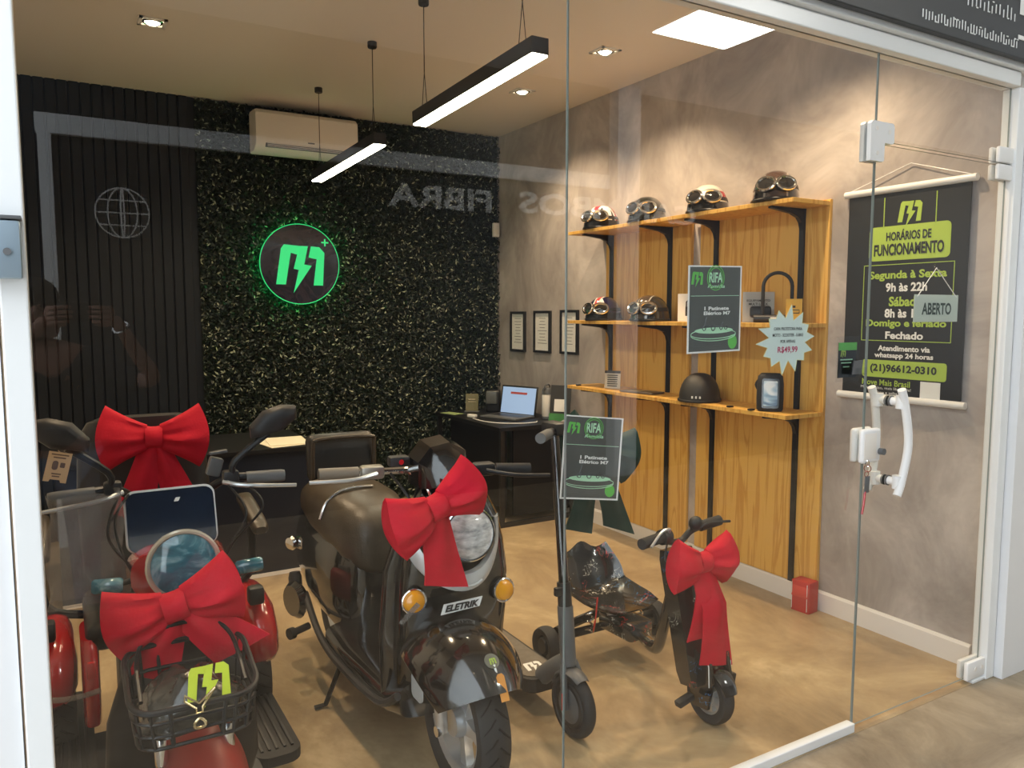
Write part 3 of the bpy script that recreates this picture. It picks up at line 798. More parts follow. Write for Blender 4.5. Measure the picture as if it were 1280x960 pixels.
obj('keyboard', MB().box((0, .02, .0158), (.28, .10, .001)), M_black, lp, False, smooth=0)
lid = obj('lid', MB().box((0, .135, .112), (.33, .008, .215), (-.18, 0, 0), .003), M_black, lp, False)
scr = mat('laptop_screen', (.3, .45, .7), .3, emit=(.32, .47, .78), es=.5)
obj('screen', MB().box((0, .1302, .1128), (.305, .002, .19), (-.18, 0, 0)), scr, lid, False, smooth=0)
obj('window_bar', MB().box((-.0, .1385, .165), (.15, .002, .016), (-.18, 0, 0)), mat('screen_red', (.5, .1, .1), .4), lid, False, smooth=0)
bt = thing('drink_bottle', 'white insulated bottle with grey lid on the black desk', 'bottle', (2.99, 4.60, DT))
obj('body', MB().lathe([(0, 0), (.036, 0), (.038, .004), (.038, .165), (.034, .175), (0, .175)], (2.99, 4.60, DT), (0, 0, 1), 28), M_acw, bt)
obj('base_ring', MB().lathe([(.0385, .002), (.0392, .004), (.0392, .018), (.0385, .02)], (2.99, 4.60, DT), (0, 0, 1), 28), M_grey, bt)
obj('lid', MB().lathe([(.034, .175), (.038, .178), (.038, .205), (.030, .220), (0, .222)], (2.99, 4.60, DT), (0, 0, 1), 28), M_grey, bt)
obj('carry_loop', MB().tube([(2.96, 4.59, DT + .2), (2.955, 4.58, DT + .23), (2.98, 4.59, DT + .245), (3.015, 4.61, DT + .235), (3.02, 4.61, DT + .2)], .006, 8, smooth=4), M_grey, bt)
pd = thing('payment_stand', 'dark tilted counter stand with a green foot and payment code panel', 'display stand', (3.0, 4.45, DT), (0, 0, .62 - PI / 2))
obj('panel', MB().box((0, .0, .125), (.15, .006, .25), (-.16, 0, 0), .001), M_print, pd, False, smooth=0)
obj('green_foot', MB().box((0, -.0225, .028), (.15, .007, .052), (-.16, 0, 0)), mat('deep_green', (.06, .26, .07), .5), pd, False, smooth=0)
obj('code_panel', MB().box((0, -.007, .110), (.085, .004, .085), (-.16, 0, 0)), M_paper, pd, False, smooth=0)
text('stand_text', '+Pix', M_whitep, pd, (0, .0060, .180), (1, 0, 0), (0, .16, 1), .055, .024, bold=.02, world=False)
text('stand_text', 'Pague', M_whitep, pd, (0, .0135, .222), (1, 0, 0), (0, .16, 1), .085, .018, bold=.02, world=False)
tm = thing('card_terminal', 'small olive card in a clear stand on the black desk', 'stand', (2.71, 5.22, DT), (0, 0, -.62))
obj('card', MB().box((0, 0, .072), (.095, .004, .13), (-.15, 0, 0)), mat('olive_card', (.20, .18, .09), .4), tm, False, smooth=0)
obj('holder', MB().box((0, -.008, .066), (.105, .002, .132), (-.15, 0, 0)), M_acryl, tm, False, smooth=0)
obj('foot', MB().box((0, -.0, .004), (.11, .07, .007)), M_grey, tm, False, smooth=0)
obj('card_print', MB().box((0, -.0033, .095), (.06, .001, .008), (-.15, 0, 0)).box((0, -.0043, .077), (.06, .001, .006), (-.15, 0, 0)), M_gold, tm, False, smooth=0)
cb = thing('charger_cable', 'pale charging cable coiled on the black desk by the laptop', 'cable', (2.6, 4.66, DT))
obj('cord', MB().tube([(2.53, 4.86, DT + .004), (2.52, 4.74, DT + .004), (2.54, 4.62, DT + .004), (2.60, 4.53, DT + .004), (2.70, 4.47, DT + .004), (2.80, 4.46, DT + .005), (2.84, 4.50, DT + .005)], .0035, 6, smooth=6), M_paper, cb)
obj('plug', MB().box((2.56, 4.93, DT + .012), (.03, .07, .022), (0, 0, .5), .004), M_paper, cb)
dv = thing('desktop_device', 'small black upright device with grey rounded front on the black desk', 'device', (2.84, 5.12, DT), (0, 0, -.6))
obj('body', MB().box((0, 0, .085), (.115, .07, .17), bev=.02, seg=3), M_black, dv, False)
obj('front_panel', MB().box((-.01, -.042, .115), (.085, .02, .10), bev=.009, seg=3), mat('smoke_grey', (.10, .11, .11), .3), dv, False)
pp = tag(obj('green_sheet', MB().box((2.53, 5.2, DT + .0015), (.09, .16, .002), (0, 0, .3)), mat('pale_green_paper', (.32, .42, .18), .6), pos=(2.53, 5.2, DT), smooth=0), 'pale green sheet lying on the end of the black desk', 'paper')

def office_chair(x, y, rz, label):
    t = thing('office_chair', label, 'office chair', (x, y, 0), (0, 0, rz))
    b_ = MB()
    for k in range(5):
        a_ = 2 * PI * k / 5; b_.tube([(0, 0, .07), (.26 * math.cos(a_), .26 * math.sin(a_), .055)], [.022, .014], 8)
    obj('star_base', b_, M_plastic, t, False)
    for k in range(5):
        a_ = 2 * PI * k / 5; obj('castor', MB().ell((.26 * math.cos(a_), .26 * math.sin(a_), .027), (.022, .022, .027), seg=12, rings=8), M_rubber, t, False)
    obj('gas_column', MB().cyl((0, 0, .06), (0, 0, .38), .024), M_plastic, t, False)
    obj('seat', MB().box((0, 0, .42), (.44, .44, .075), bev=.03, seg=3), M_seat, t, False)
    obj('backrest', MB().loft([sup((0, .20 + .03 * k_, .50 + .1 * k_), w__, .022, (1, 0, 0), (0, 1, 0), 3, 20) for k_, w__ in ((0, .16), (.6, .2), (1.6, .21), (2.6, .20), (3.3, .17), (3.6, .12))]), M_seat, t, False, smooth=50)
    obj('back_post', MB().tube([(0, .1, .39), (0, .24, .42), (0, .25, .62)], .02, 8, smooth=4), M_plastic, t, False)
    return t
office_chair(2.86, 5.10 + .0, -PI / 2 - .5, 'black office chair drawn up behind the black desk') if False else None

dk2 = thing('reception_desk', 'low dark reception desk behind the mopeds with papers on top', 'desk', (.72, 4.5, 0))
obj('desk_top', B(-.05, 1.22, 4.17, 4.82, .675, .70, .002), M_deskk, dk2, smooth=0)
M_navy = mat('navy_black_laminate', (.010, .014, .026), .3)
obj('front_panel', B(-.03, 1.20, 4.20, 4.218, .02, .675), M_navy, dk2, smooth=0)
for xx in (-.02, 1.19): obj('side_panel', B(xx - .01, xx + .01, 4.22, 4.80, 0, .675), M_navy, dk2, smooth=0)
obj('plinth', B(-.03, 1.20, 4.195, 4.2, .0, .02), M_base, dk2, smooth=0)
for i_, (xx, yy, rr) in enumerate(((1.05, 4.33, .15), (1.09, 4.36, -.1))):
    tag(obj('paper_sheet', MB().box((xx, yy, .702 + i_ * .003), (.21, .28, .002), (0, 0, rr)), mat('warm_paper', (.78, .72, .55), .6), pos=(xx, yy, .70), smooth=0),
        ('lower' if i_ == 0 else 'upper') + ' cream paper sheet on the reception desk', 'paper', 'papers on the reception desk')

# monitor on the reception desk

# ================================================================ bows
def bow(label, loc, rot, L, m, tails, name='ribbon_bow', flat=1.0, spread=34):
    """bow in local x (width) z (height) plane, front towards local -y"""
    t = thing(name, label, 'bow', loc, rot, 'big fabric bows on the vehicles')
    am = math.radians(spread)
    for sx in (-1, 1):
        front, back = [], []
        ns, nv = 12, 18
        for i in range(ns + 1):
            s_ = i / ns
            fr, bk = [], []
            for j in range(nv + 1):
                v_ = -1 + 2 * j / nv
                a_ = am * v_ * (1 - .15 * (1 - s_))
                r_ = .022 + (L - .022) * s_ * (1 + .05 * abs(v_) ** 3)
                x_ = r_ * math.cos(a_); z_ = r_ * math.sin(a_) + (1 - s_) * .030 * v_
                puff = (.012 + .042 * math.sin(PI * min(1, s_ * .80 + .06)) ** .9) * flat
                edge = max(0.0, 1 - v_ * v_) ** .45
                fold = (.010 * math.cos(v_ * 6.3 + .6 * sx) + .006 * math.cos(v_ * 11 + 1)) * (1 - s_) ** .7 * min(1, s_ * 5)
                lip = .012 * s_ * math.cos(v_ * 4.0)
                fr.append((sx * x_, -(puff * edge + fold + lip * .5) - .002, z_))
                bk.append((sx * x_, puff * edge * .55 + .002, z_))
            front.append(fr); back.append(bk)
        mb = MB(); mb.grid(front)
        # close the rim: sew front and back together
        rings = [fr + list(reversed(bk)) for fr, bk in zip(front, back)]
        mb = MB().loft(rings)
        obj('loop', mb, m, t, False, smooth=55)
        # hem line along the open end
    kn = [[(x_, -(.040 + .006 * math.cos(x_ * 90)) * math.cos(q) * (1 if math.cos(q) > 0 else .5), .034 * math.sin(q) * (1 + .12 * (abs(x_) / .024))) for q in [2 * PI * k / 20 for k in range(20)]] for x_ in (-.026, -.02, -.007, .007, .02, .026)]
    obj('knot', MB().loft(kn), m, t, False, smooth=60)
    for (ang, ln, w0, w1, yo, slant) in tails:
        d = Vector((math.sin(ang), 0, -math.cos(ang))); sdir = Vector((math.cos(ang), 0, math.sin(ang)))
        fr, bk = [], []
        for i in range(11):
            s_ = i / 10
            w_ = w0 + (w1 - w0) * s_ ** .8
            row, row2 = [], []
            for j in range(9):
                v_ = -1 + j / 4
                p = d * (ln * s_ + slant * v_ * s_ ** 3) + sdir * (w_ * v_)
                y_ = yo * min(1, s_ * 2.5) - .010 * math.cos(v_ * 3.2) * (1 - .4 * s_) - .006 * math.sin(s_ * 5 + v_ * 2)
                row.append((p.x, y_, p.z)); row2.append((p.x, y_ + .005, p.z))
            fr.append(row); bk.append(row2)
        obj('tail', MB().loft([a + list(reversed(b)) for a, b in zip(fr, bk)]), m, t, False, smooth=50)
    return t

# ================================================================ wheels
def wheel(parent, c, R, w_, rim_m, spokes=0, hub_r=.03, tread=True, axis=(1, 0, 0), rim_k=.70):
    c = Vector(c); ax = Vector(axis).normalized()
    hw = w_ / 2
    prof = [(R * rim_k, -hw * .75), (R * .80, -hw * .98), (R * .92, -hw * .95), (R * .975, -hw * .6), (R, -hw * .2), (R, hw * .2), (R * .975, hw * .6), (R * .92, hw * .95), (R * .80, hw * .98), (R * rim_k, hw * .75)]
    ty = obj('tyre', MB().lathe(prof, c, ax, 44), M_rubber, parent, smooth=50)
    if tread:
        a = ax.orthogonal().normalized(); b = ax.cross(a); tr = MB()
        n = 26
        for k in range(n):
            th = 2 * PI * k / n
            for s_ in (-1, 1):
                pts = []
                for q, (u_, rr) in enumerate(((.05, 1.002), (.4, .995), (.8, .955))):
                    t2 = th + (PI / n if s_ > 0 else 0) + q * .085
                    pts.append(c + ax * (s_ * hw * u_) + (a * math.cos(t2) + b * math.sin(t2)) * R * rr)
                tr.tube(pts, [.0035, .0035, .002], 4)
        obj('tread_groove', tr, mat('tread_dark', (.004, .004, .004), .9), ty)
    rm = MB(); ri = R * rim_k
    rm.lathe([(ri * .88, -hw * .55), (ri * .97, -hw * .72), (ri * 1.01, -hw * .76), (ri * 1.01, hw * .76), (ri * .97, hw * .72), (ri * .88, hw * .55), (ri * .88, -hw * .55)], c, ax, 40)
    obj('rim', rm, rim_m, parent, smooth=40)
    hb = MB().lathe([(0, -hw * .9), (hub_r, -hw * .9), (hub_r * 1.15, -hw * .5), (hub_r * 1.15, hw * .5), (hub_r, hw * .9), (0, hw * .9)], c, ax, 24)
    obj('hub', hb, rim_m, parent, smooth=40)
    if spokes:
        a = ax.orthogonal().normalized(); b = ax.cross(a)
        for k in range(spokes):
            th = 2 * PI * k / spokes; dr = a * math.cos(th) + b * math.sin(th); tg = ax.cross(dr)
            rings = []
            for rr, wd, th_ in ((hub_r * .9, .026, .018), (ri * .5, .014, .013), (ri * .9, .020, .014)):
                rings.append([c + dr * rr + tg * (sx * wd) + ax * (sy * th_) for sx, sy in ((-1, -1), (1, -1), (1, 1), (-1, 1))])
            obj('spoke', MB().loft(rings), rim_m, parent, smooth=30)
    return ty

# ================================================================ red three-wheeler
TX = .245
tk = thing('red_tricycle', 'red and black electric three-wheeler with wire basket behind the glass', 'tricycle', (TX, 2.4, 0))
wheel(tk, (TX, 2.0, .17), .17, .085, M_silver, 5)
for sx in (-.29, .29): wheel(tk, (TX + sx, 2.76, .17), .17, .10, M_silver, 5)
# front fender
def fender(c, R, hw, a0, a1, drop, ex=2.4, n=22, nu=14, th=.006):
    c = Vector(c); out, inn = [], []
    for i in range(n + 1):
        a_ = a0 + (a1 - a0) * i / n; ro, ri = [], []
        for j in range(nu + 1):
            u_ = -1 + 2 * j / nu
            tp = min(1, .55 + .45 * math.sin(PI * min(1, max(0, (i / n) * 1.15 + .10))) ** .5)
            rr = R - drop * abs(u_) ** ex
            for lst, k_ in ((ro, 0), (ri, th)):
                lst.append(c + Vector((u_ * hw * tp * (1 - k_), -math.cos(a_) * (rr - k_), math.sin(a_) * (rr - k_))))
        out.append(ro); inn.append(ri)
    return MB().loft([a + list(reversed(b)) for a, b in zip(out, inn)])
obj('front_fender', fender((TX + .012, 2.02, .16), .262, .105, -.15, 2.3, .07), M_redmatte, tk, smooth=50)
for sx in (-.075, .075):
    obj('fork_leg', MB().tube([(TX + sx, 1.995, .17), (TX + sx, 1.93, .36)], .014, 12), M_black, tk)
    sh = obj('shock_absorber', MB().lathe([(0, 0), (.014, 0), (.016, .006), (.016, .088), (.012, .095), (0, .095)], (TX + sx, 1.925, .355), (0, .12, 1), 18), M_chrome, tk)
    obj('fork_tube', MB().tube([(TX + sx, 1.938, .445), (TX + sx * .8, 1.99, .62)], .013, 10), M_black, tk)
obj('front_shield', MB().loft([sup((TX, 2.13 + dy, z_), w_, .035, (1, 0, 0), (0, 1, 0), 3.2, 28) for z_, w_, dy in ((.13, .17, .03), (.22, .19, .01), (.40, .18, -.02), (.56, .13, -.03), (.66, .10, -.03))]), M_plastic, tk, smooth=50)
obj('floor_deck', B(TX - .21, TX + .21, 2.16, 2.62, .105, .135, .012), M_plastic, tk)
for sx in (-1, 1):
    x_ = TX + sx * .265
    fb = obj('footboard', MB().prism([(p[0], p[1]) for p in rrect(.135, .74, .045, 5)], (x_, 2.57, .105), (1, 0, 0), (0, 1, 0), .03), M_rubber, tk, smooth=0)
    rg = MB()
    for k in range(-2, 3): rg.box((x_ + k * .022, 2.57, .1372), (.009, .66, .006), bev=.002)
    obj('ridge', rg, M_plastic, fb)
# blue film mark on right footboard
obj('film_patch', MB().box((TX + .20, 2.37, .140), (.012, .12, .006), (0, 0, .1), .002), M_blue, tk)
# seat, backrest, arm rests
obj('seat_pedestal', B(TX - .12, TX + .12, 2.62, 2.86, .13, .42, .02), M_plastic, tk)
obj('seat', MB().box((TX, 2.72, .46), (.42, .40, .09), bev=.04, seg=3), M_seat, tk)
obj('backrest', MB().loft([sup((TX, 2.90 + dy, z_), w_, .04, (1, 0, 0), (0, 1, 0), 3.4, 28) for z_, w_, dy in ((.50, .17, 0), (.56, .20, .0), (.80, .21, .03), (1.0, .20, .05), (1.05, .17, .055), (1.065, .13, .056))]), M_seat, tk, smooth=50)
for sx in (-1, 1):
    x_ = TX + sx * .315
    ap = obj('armrest_pad', MB().loft([sup((x_, y_, z_), .028 * s_, .02 * s_, (1, 0, 0), (0, 0, 1), 3, 18) for y_, z_, s_ in ((2.60, .700, .6), (2.615, .703, .95), (2.66, .715, 1), (2.80, .745, 1.0), (2.87, .755, .95), (2.885, .757, .6))]), M_leather, tk, smooth=50)
    obj('armrest_post', MB().tube([(x_, 2.78, .73), (x_, 2.80, .50), (TX + sx * .2, 2.82, .44)], .014, 8, smooth=4), M_black, ap)
# rear fenders and side panels
for sx in (-1, 1):
    x_ = TX + sx * .30
    obj('rear_fender', MB().loft([sup((x_, 2.72 + dy, z_), a_, b_, (1, 0, 0), (0, 1, 0), 2.6, 28) for z_, a_, b_, dy in ((.275, .062, .185, .0), (.30, .07, .20, 0), (.36, .07, .195, .01), (.42, .062, .165, .02), (.455, .045, .12, .03), (.468, .02, .06, .03))]), M_redp, tk, smooth=60)
    obj('side_panel', MB().loft([sup((TX + sx * .20, 2.62, z_), .025, .13 * s_, (1, 0, 0), (0, 1, 0), 3, 20) for z_, s_ in ((.20, .8), (.26, 1), (.42, .95), (.46, .7))]), M_redp, tk, smooth=50)
    obj('reflector', MB().box((TX + sx * .20, 2.492, .385), (.022, .012, .05), bev=.003), M_redlens, tk)
    obj('lamp_cap', MB().box((x_ - .01, 2.60, .485), (.05, .05, .06), bev=.01), M_plastic, tk)
# bright wrap round the left fender
obj('film_wrap', MB().tube([(TX - .36, 2.535, .345), (TX - .33, 2.51, .325), (TX - .28, 2.505, .31), (TX - .22, 2.49, .315), (TX - .18, 2.48, .325)], .008, 6, smooth=4), M_film, tk)
# cowl, lamp, signals
obj('cowl', MB().loft([sup((TX - .003, y_, z_), a_, b_, (1, 0, 0), (0, -.3, 1), 3.0, 28) for y_, z_, a_, b_ in ((2.055, .775, .085, .05), (2.06, .775, .112, .066), (2.12, .775, .118, .07), (2.18, .775, .095, .06), (2.20, .775, .06, .04))]), M_redp, tk, smooth=45)
hc = Vector((TX, 2.015, .805)); hd = Vector((-.02, -1, .12)).normalized()
hl = obj('headlight', MB().lathe([(0, -.06), (.05, -.055), (.078, -.02), (.084, .0), (.084, .012), (.080, .016)], hc, hd, 40), mat('beige_chrome', (.62, .58, .48), .22, .6), tk)
obj('headlight_ring', MB().torus(hc + hd * .014, hd, .081, .0065, 44, 8), mat('beige_chrome'), hl)
obj('headlight_lens', MB().lathe([(.078, .012), (.06, .020), (.035, .026), (.0, .028)], hc, hd, 40), M_blue, hl)
for sx, zz in ((-1, .765), (1, .76)):
    xo = TX + sx * .155
    sg_ = obj('turn_signal', MB().lathe([(0, -.034), (.015, -.034), (.019, -.028), (.019, .028), (.015, .034), (0, .034)], (xo + sx * .01, 2.06, zz), (1, -.1, .05 * sx), 18), M_blue, tk)
    obj('signal_stalk', MB().cyl((TX + sx * .10, 2.08, .765), (xo - sx * .02, 2.062, zz), .007, seg=10), M_black, sg_)
# instrument display
dq = Matrix.Translation((TX - .01, 2.13, .895)) @ Euler((-.32, 0, 0)).to_matrix().to_4x4()
db = MB().prism(rrect(.215, .155, .025, 5), (0, .012, 0), (1, 0, 0), (0, 0, 1), .024).xf(dq)
ds = obj('instrument_housing', db, M_whitepl, tk, smooth=30)
obj('instrument_display', MB().prism(rrect(.207, .149, .023, 5), (0, -.013, -.003), (1, 0, 0), (0, 0, 1), .002).xf(dq), M_screen, ds, smooth=0)
obj('display_mark', MB().prism([(-.008, -.005), (.003, -.005), (.008, .005), (-.003, .005)], (.015, -.016, .045), (1, 0, 0), (0, 0, 1), .0006).xf(dq), M_whitep, ds, smooth=0)
text('display_text', 'OFF', M_grey, ds, dq @ Vector((-.01, -.0165, -.05)), dq.to_3x3() @ Vector((1, 0, 0)), dq.to_3x3() @ Vector((0, 0, 1)), .04, .016)
# steering stem, handlebar, mirrors
obj('steering_stem', MB().tube([(TX, 2.10, .60), (TX, 2.20, .93)], .022, 12), M_black, tk)
obj('handlebar', MB().tube([(TX - .27, 2.13, .975), (TX - .14, 2.15, .98), (TX - .07, 2.21, .935), (TX + .07, 2.21, .935), (TX + .14, 2.15, .98), (TX + .27, 2.13, .975)], .011, 10, smooth=5), M_blackm, tk)
for sx in (-1, 1):
    gp = obj('grip', MB().lathe([(0, 0), (.017, 0), (.017, .09), (.015, .1), (0, .1)], (TX + sx * .18, 2.138, .978), (sx, -.08, -.02), 16), M_grey, tk)
    obj('brake_lever', MB().tube([(TX + sx * .12, 2.13, .975), (TX + sx * .17, 2.10, .966), (TX + sx * .30, 2.085, .955)], [.007, .006, .005], 8, smooth=4), M_silver, tk)
    obj('lever_clamp', MB().box((TX + sx * .14, 2.14, .985), (.04, .035, .035), bev=.006), M_plastic, tk)
    arm = obj('mirror_arm', MB().tube([(TX + sx * .145, 2.13, .995), (TX + sx * .15, 2.125, 1.03), (TX + sx * .235, 2.11, 1.10)], [.008, .008, .010], 8, smooth=3), M_blackm, tk)
    c = Vector((TX + sx * .25, 2.10, 1.135)); mbm = MB()
    outl = [(-.062, -.034), (.02, -.036), (.060, -.010), (.058, .022), (.02, .034), (-.03, .030), (-.066, -.004)]
    outl = [(x_ * sx, y_) for x_, y_ in outl]
    if sx < 0: outl = outl[::-1]
    u_ = Vector((1, .0, .22 * sx)).normalized(); v_ = Vector((0, -.15, 1)).normalized(); n_ = u_.cross(v_)
    mbm.loft([[c + u_ * (x_ * s_) + v_ * (y_ * s_) + n_ * d_ for x_, y_ in outl] for d_, s_ in ((-.012, 1.0), (.004, 1.0), (.018, .82), (.024, .5))])
    obj('mirror', mbm, M_plastic, tk, smooth=40)
# control switch and cables
ctl = MB()
ctl.box((TX + .11, 2.20, 1.005), (.035, .03, .05), (0, .3, 0), .005); ctl.box((TX + .12, 2.19, 1.045), (.045, .02, .008), (0, -.1, 0), .002)
obj('throttle_control', ctl, M_grey, tk)
for pts in ([(TX + .13, 2.12, .97), (TX + .16, 2.05, .90), (TX + .10, 2.06, .80), (TX + .05, 2.1, .70)], [(TX + .17, 2.12, .97), (TX + .20, 2.04, .92), (TX + .13, 2.08, .82), (TX + .06, 2.1, .68)],
            [(TX - .13, 2.12, .97), (TX - .16, 2.05, .89), (TX - .11, 2.06, .80), (TX - .05, 2.1, .70)], [(TX - .10, 2.15, .97), (TX - .14, 2.09, .92), (TX - .13, 2.05, .84), (TX - .08, 2.09, .72)]):
    obj('cable', MB().tube(pts, .0035, 6, smooth=6), M_black, tk)
# basket
bs = obj('basket_rim', MB(), M_black, tk) if False else None
bk = MB(); bx0, bx1, by0, by1 = TX - .150, TX + .105, 1.675, 1.89
def ring(s_, z0, z1):
    cx, cy = (bx0 + bx1) / 2, (by0 + by1) / 2
    return [(cx + px * s_, cy + py * s_, z0 + (z1 - z0) * (py / (by1 - by0) + .5)) for px, py in rrect(bx1 - bx0, by1 - by0, .05, 5)]
LV = ((1.0, .605, .665), (.97, .580, .610), (.93, .550, .560), (.90, .522, .522))
bsk = obj('basket', MB().tube(ring(*LV[0]), .0065, 8, True), M_black, tk)
for lv_ in LV[1:]: obj('basket_wire', MB().tube(ring(*lv_), .0042, 6, True), M_black, bsk)
rr_ = [ring(*q) for q in LV]
for k in (2, 7, 9, 14, 16, 18, 20, 22, 0):
    obj('basket_wire', MB().tube([r_[k % 24] for r_ in rr_], .0042, 6), M_black, bsk)
cx_ = (bx0 + bx1) / 2
for fx in (-.055, .055):
    obj('basket_wire', MB().tube([(cx_ + fx, by0, .600), (cx_ + fx * .95, by0 + .004, .57), (cx_ + fx * .92, by0 + .008, .55), (cx_ + fx * .9, by0 + .011, .522)], .0048, 6), M_black, bsk)
    obj('basket_wire', MB().tube([(cx_ + fx * .9, by0 + .011, .522), (cx_ + fx * .9, by1 - .01, .522), (cx_ + fx, by1, .66)], .0042, 6), M_black, bsk)
# back loops that rise above the rim
obj('basket_wire', MB().tube([(cx_ - .105, by0 + .05, .612), (cx_ - .10, by1 - .04, .66), (cx_ - .06, by1 - .01, .70), (cx_ + .05, by1 - .01, .705), (cx_ + .10, by1 - .04, .67), (cx_ + .105, by0 + .05, .612)], .005, 6, smooth=5), M_black, bsk)
em = MB()
em.tube([(cx_ - .028, by0 - .010, .634), (cx_, by0 - .012, .612), (cx_ + .032, by0 - .010, .638), (cx_ + .022, by0 - .010, .624), (cx_ + .006, by0 - .012, .604), (cx_ + .006, by0 - .012, .592), (cx_ - .006, by0 - .012, .592), (cx_ - .006, by0 - .012, .602), (cx_ - .028, by0 - .01, .622)], .0024, 6, True)
obj('wing_emblem', em, M_gold, bsk)
obj('emblem_hook', MB().tube([(cx_ - .010, by0 - .011, .570), (cx_ - .008, by0 - .012, .560), (cx_ + .008, by0 - .012, .560), (cx_ + .010, by0 - .011, .570), (cx_, by0 - .009, .578)], .0032, 6, True, smooth=3), M_gold, bsk)
# bag in the basket
bg = thing('plastic_bag', 'dark plastic parcel with lime green emblem lying in the wire basket', 'bag', (cx_, 1.785, .528))
rg_ = []
for i_ in range(8):
    ph = i_ / 7; z_ = .530 + .105 * ph; s_ = math.cos(max(0, ph - .35) / .65 * 1.25)
    rg_.append([Vector((cx_ + .104 * s_ * math.copysign(abs(math.cos(q)) ** .7, math.cos(q)) + .006 * math.sin(q * 7 + i_), 1.785 + .088 * s_ * math.copysign(abs(math.sin(q)) ** .7, math.sin(q)) + .006 * math.cos(q * 5 + i_ * 2), z_ + .008 * math.sin(q * 3 + i_))) for q in [2 * PI * k / 32 for k in range(32)]])
obj('parcel', MB().loft(rg_), noise_mat('grey_black_film', [(.3, (.025, .024, .022)), (.7, (.07, .065, .055))], 12, 3, .2, bump=.6, bscale=16, coat=.5), bg, smooth=60)
u_, v_ = Vector((1, 0, .05)).normalized(), Vector((0, .62, .78)).normalized()
logo('emblem', mat('bright_lime', (.50, .62, .02), .4), bg, Vector((cx_ + .025, 1.725, .632)), u_, v_, .095, .002)

tb = thing('grip_film', 'crumpled clear plastic wrap hanging on the left handlebar grip', 'plastic wrap', (TX - .25, 2.10, .72))
rows = []
for i_ in range(12):
    ph = i_ / 11; z_ = .985 - .265 * ph
    rows.append([Vector((TX - .205 + (.075 + .012 * ph) * math.cos(q) + .008 * math.sin(q * 4 + i_ * .8), 2.11 + (.030 + .012 * ph) * math.sin(q) + .006 * math.cos(q * 5 + i_), z_ + .006 * math.sin(q * 3))) for q in [2 * PI * k / 28 for k in range(28)]])
obj('film', MB().loft(rows, False), M_film, tb, smooth=60)
ctg = thing('cardboard_tag', 'brown cardboard tag hanging from the left mirror of the three-wheeler', 'tag', (TX - .265, 2.08, 1.02))
c = Vector((TX - .255, 2.075, 1.062)); u_ = Vector((1, 0, -.25)).normalized(); v_ = Vector((.25, -.1, 1)).normalized()
obj('tag', MB().prism([(-.024, -.036), (-.012, -.036), (-.010, -.030), (.010, -.030), (.012, -.036), (.024, -.036), (.024, .036), (-.024, .036)], c, u_, v_, .002), M_card, ctg, smooth=0)
tp = MB(); n_ = u_.cross(v_)
tp.prism(rrect(.012, .022, .0055), c + n_ * .002 + v_ * .004 - u_ * .006, u_, v_, .0004)
tp.prism(rrect(.010, .012, .002), c + n_ * .002 + v_ * .006 + u_ * .009, u_, v_, .0004)
for k, (wd, vv_) in enumerate(((.036, .030), (.026, .023), (.020, -.016), (.016, -.022))): tp.prism(rrect(wd, .003, .001), c + n_ * .002 + v_ * vv_, u_, v_, .0004)
obj('tag_print', tp, mat('brown_print', (.12, .07, .04), .6), ctg, smooth=0)
obj('tag_string', MB().tube([c + v_ * .034, (TX - .252, 2.082, 1.10)], .0012, 5), M_card, ctg)

bow('red ribbon bow tied on the backrest of the red three-wheeler', (TX + .02, 2.80, 1.01), (0, .02, -.08), .170, M_bow, [(-.24, .28, .026, .062, -.012, .01), (.36, .28, .024, .056, -.006, -.01)], spread=38)
bow('red ribbon bow below the blue headlight over the wire basket', (TX - .035, 1.90, .745), (0, -.24, -.1), .152, M_bow, [(.62, .19, .030, .06, -.022, .03), (-.55, .17, .03, .055, -.012, .0)])

# ================================================================ black retro moped
VX, FY = 1.0, 1.985
vp = thing('retro_moped', 'black retro electric moped with silver trim and amber signals', 'moped', (VX, 2.5, 0))
wheel(vp, (VX, FY, .215), .215, .10, M_silver, 5, .042)
wheel(vp, (VX, 3.10, .205), .205, .11, M_silver, 5, .042)
obj('front_mudguard', fender((VX - .025, FY + .01, .235), .305, .165, .58, 2.75, .105, 2.3, 26, 18), M_gloss, vp, smooth=60)
for sx in (-1, 1):
    obj('fork_leg', MB().tube([(VX + sx * .078, FY - .01, .20), (VX + sx * .082, FY - .005, .29), (VX + sx * .095, FY + .0, .42)], [.017, .019, .022], 14, smooth=3), M_silver, vp)
    obj('axle_bolt', MB().lathe([(0, .0), (.016, 0), (.016, .018), (0, .018)], (VX + sx * .08, FY - .01, .205), (sx, 0, 0), 12), M_chrome, vp)
# white flap at the side of the mudguard
obj('side_flap', MB().prism(rrect(.075, .125, .018, 4), (VX - .118, FY + .07, .335), (0, -1, 0), (0, 0, 1), .006), M_palesilver, vp, smooth=30)
# leg shield
def shield_y(z_): return 2.035 - .03 * math.sin((z_ - .3) / .6 * PI)
SH = ((.28, .17, 2.10), (.36, .178, 2.07), (.50, .18, 2.045), (.62, .178, 2.035), (.72, .165, 2.035), (.80, .145, 2.04), (.87, .115, 2.055), (.92, .085, 2.07))
obj('leg_shield', MB().loft([sup((VX + .02, y_ + .055, z_), a_, .06, (1, 0, 0), (0, 1, 0), 2.7, 36) for z_, a_, y_ in SH]), M_gloss, vp, smooth=60)
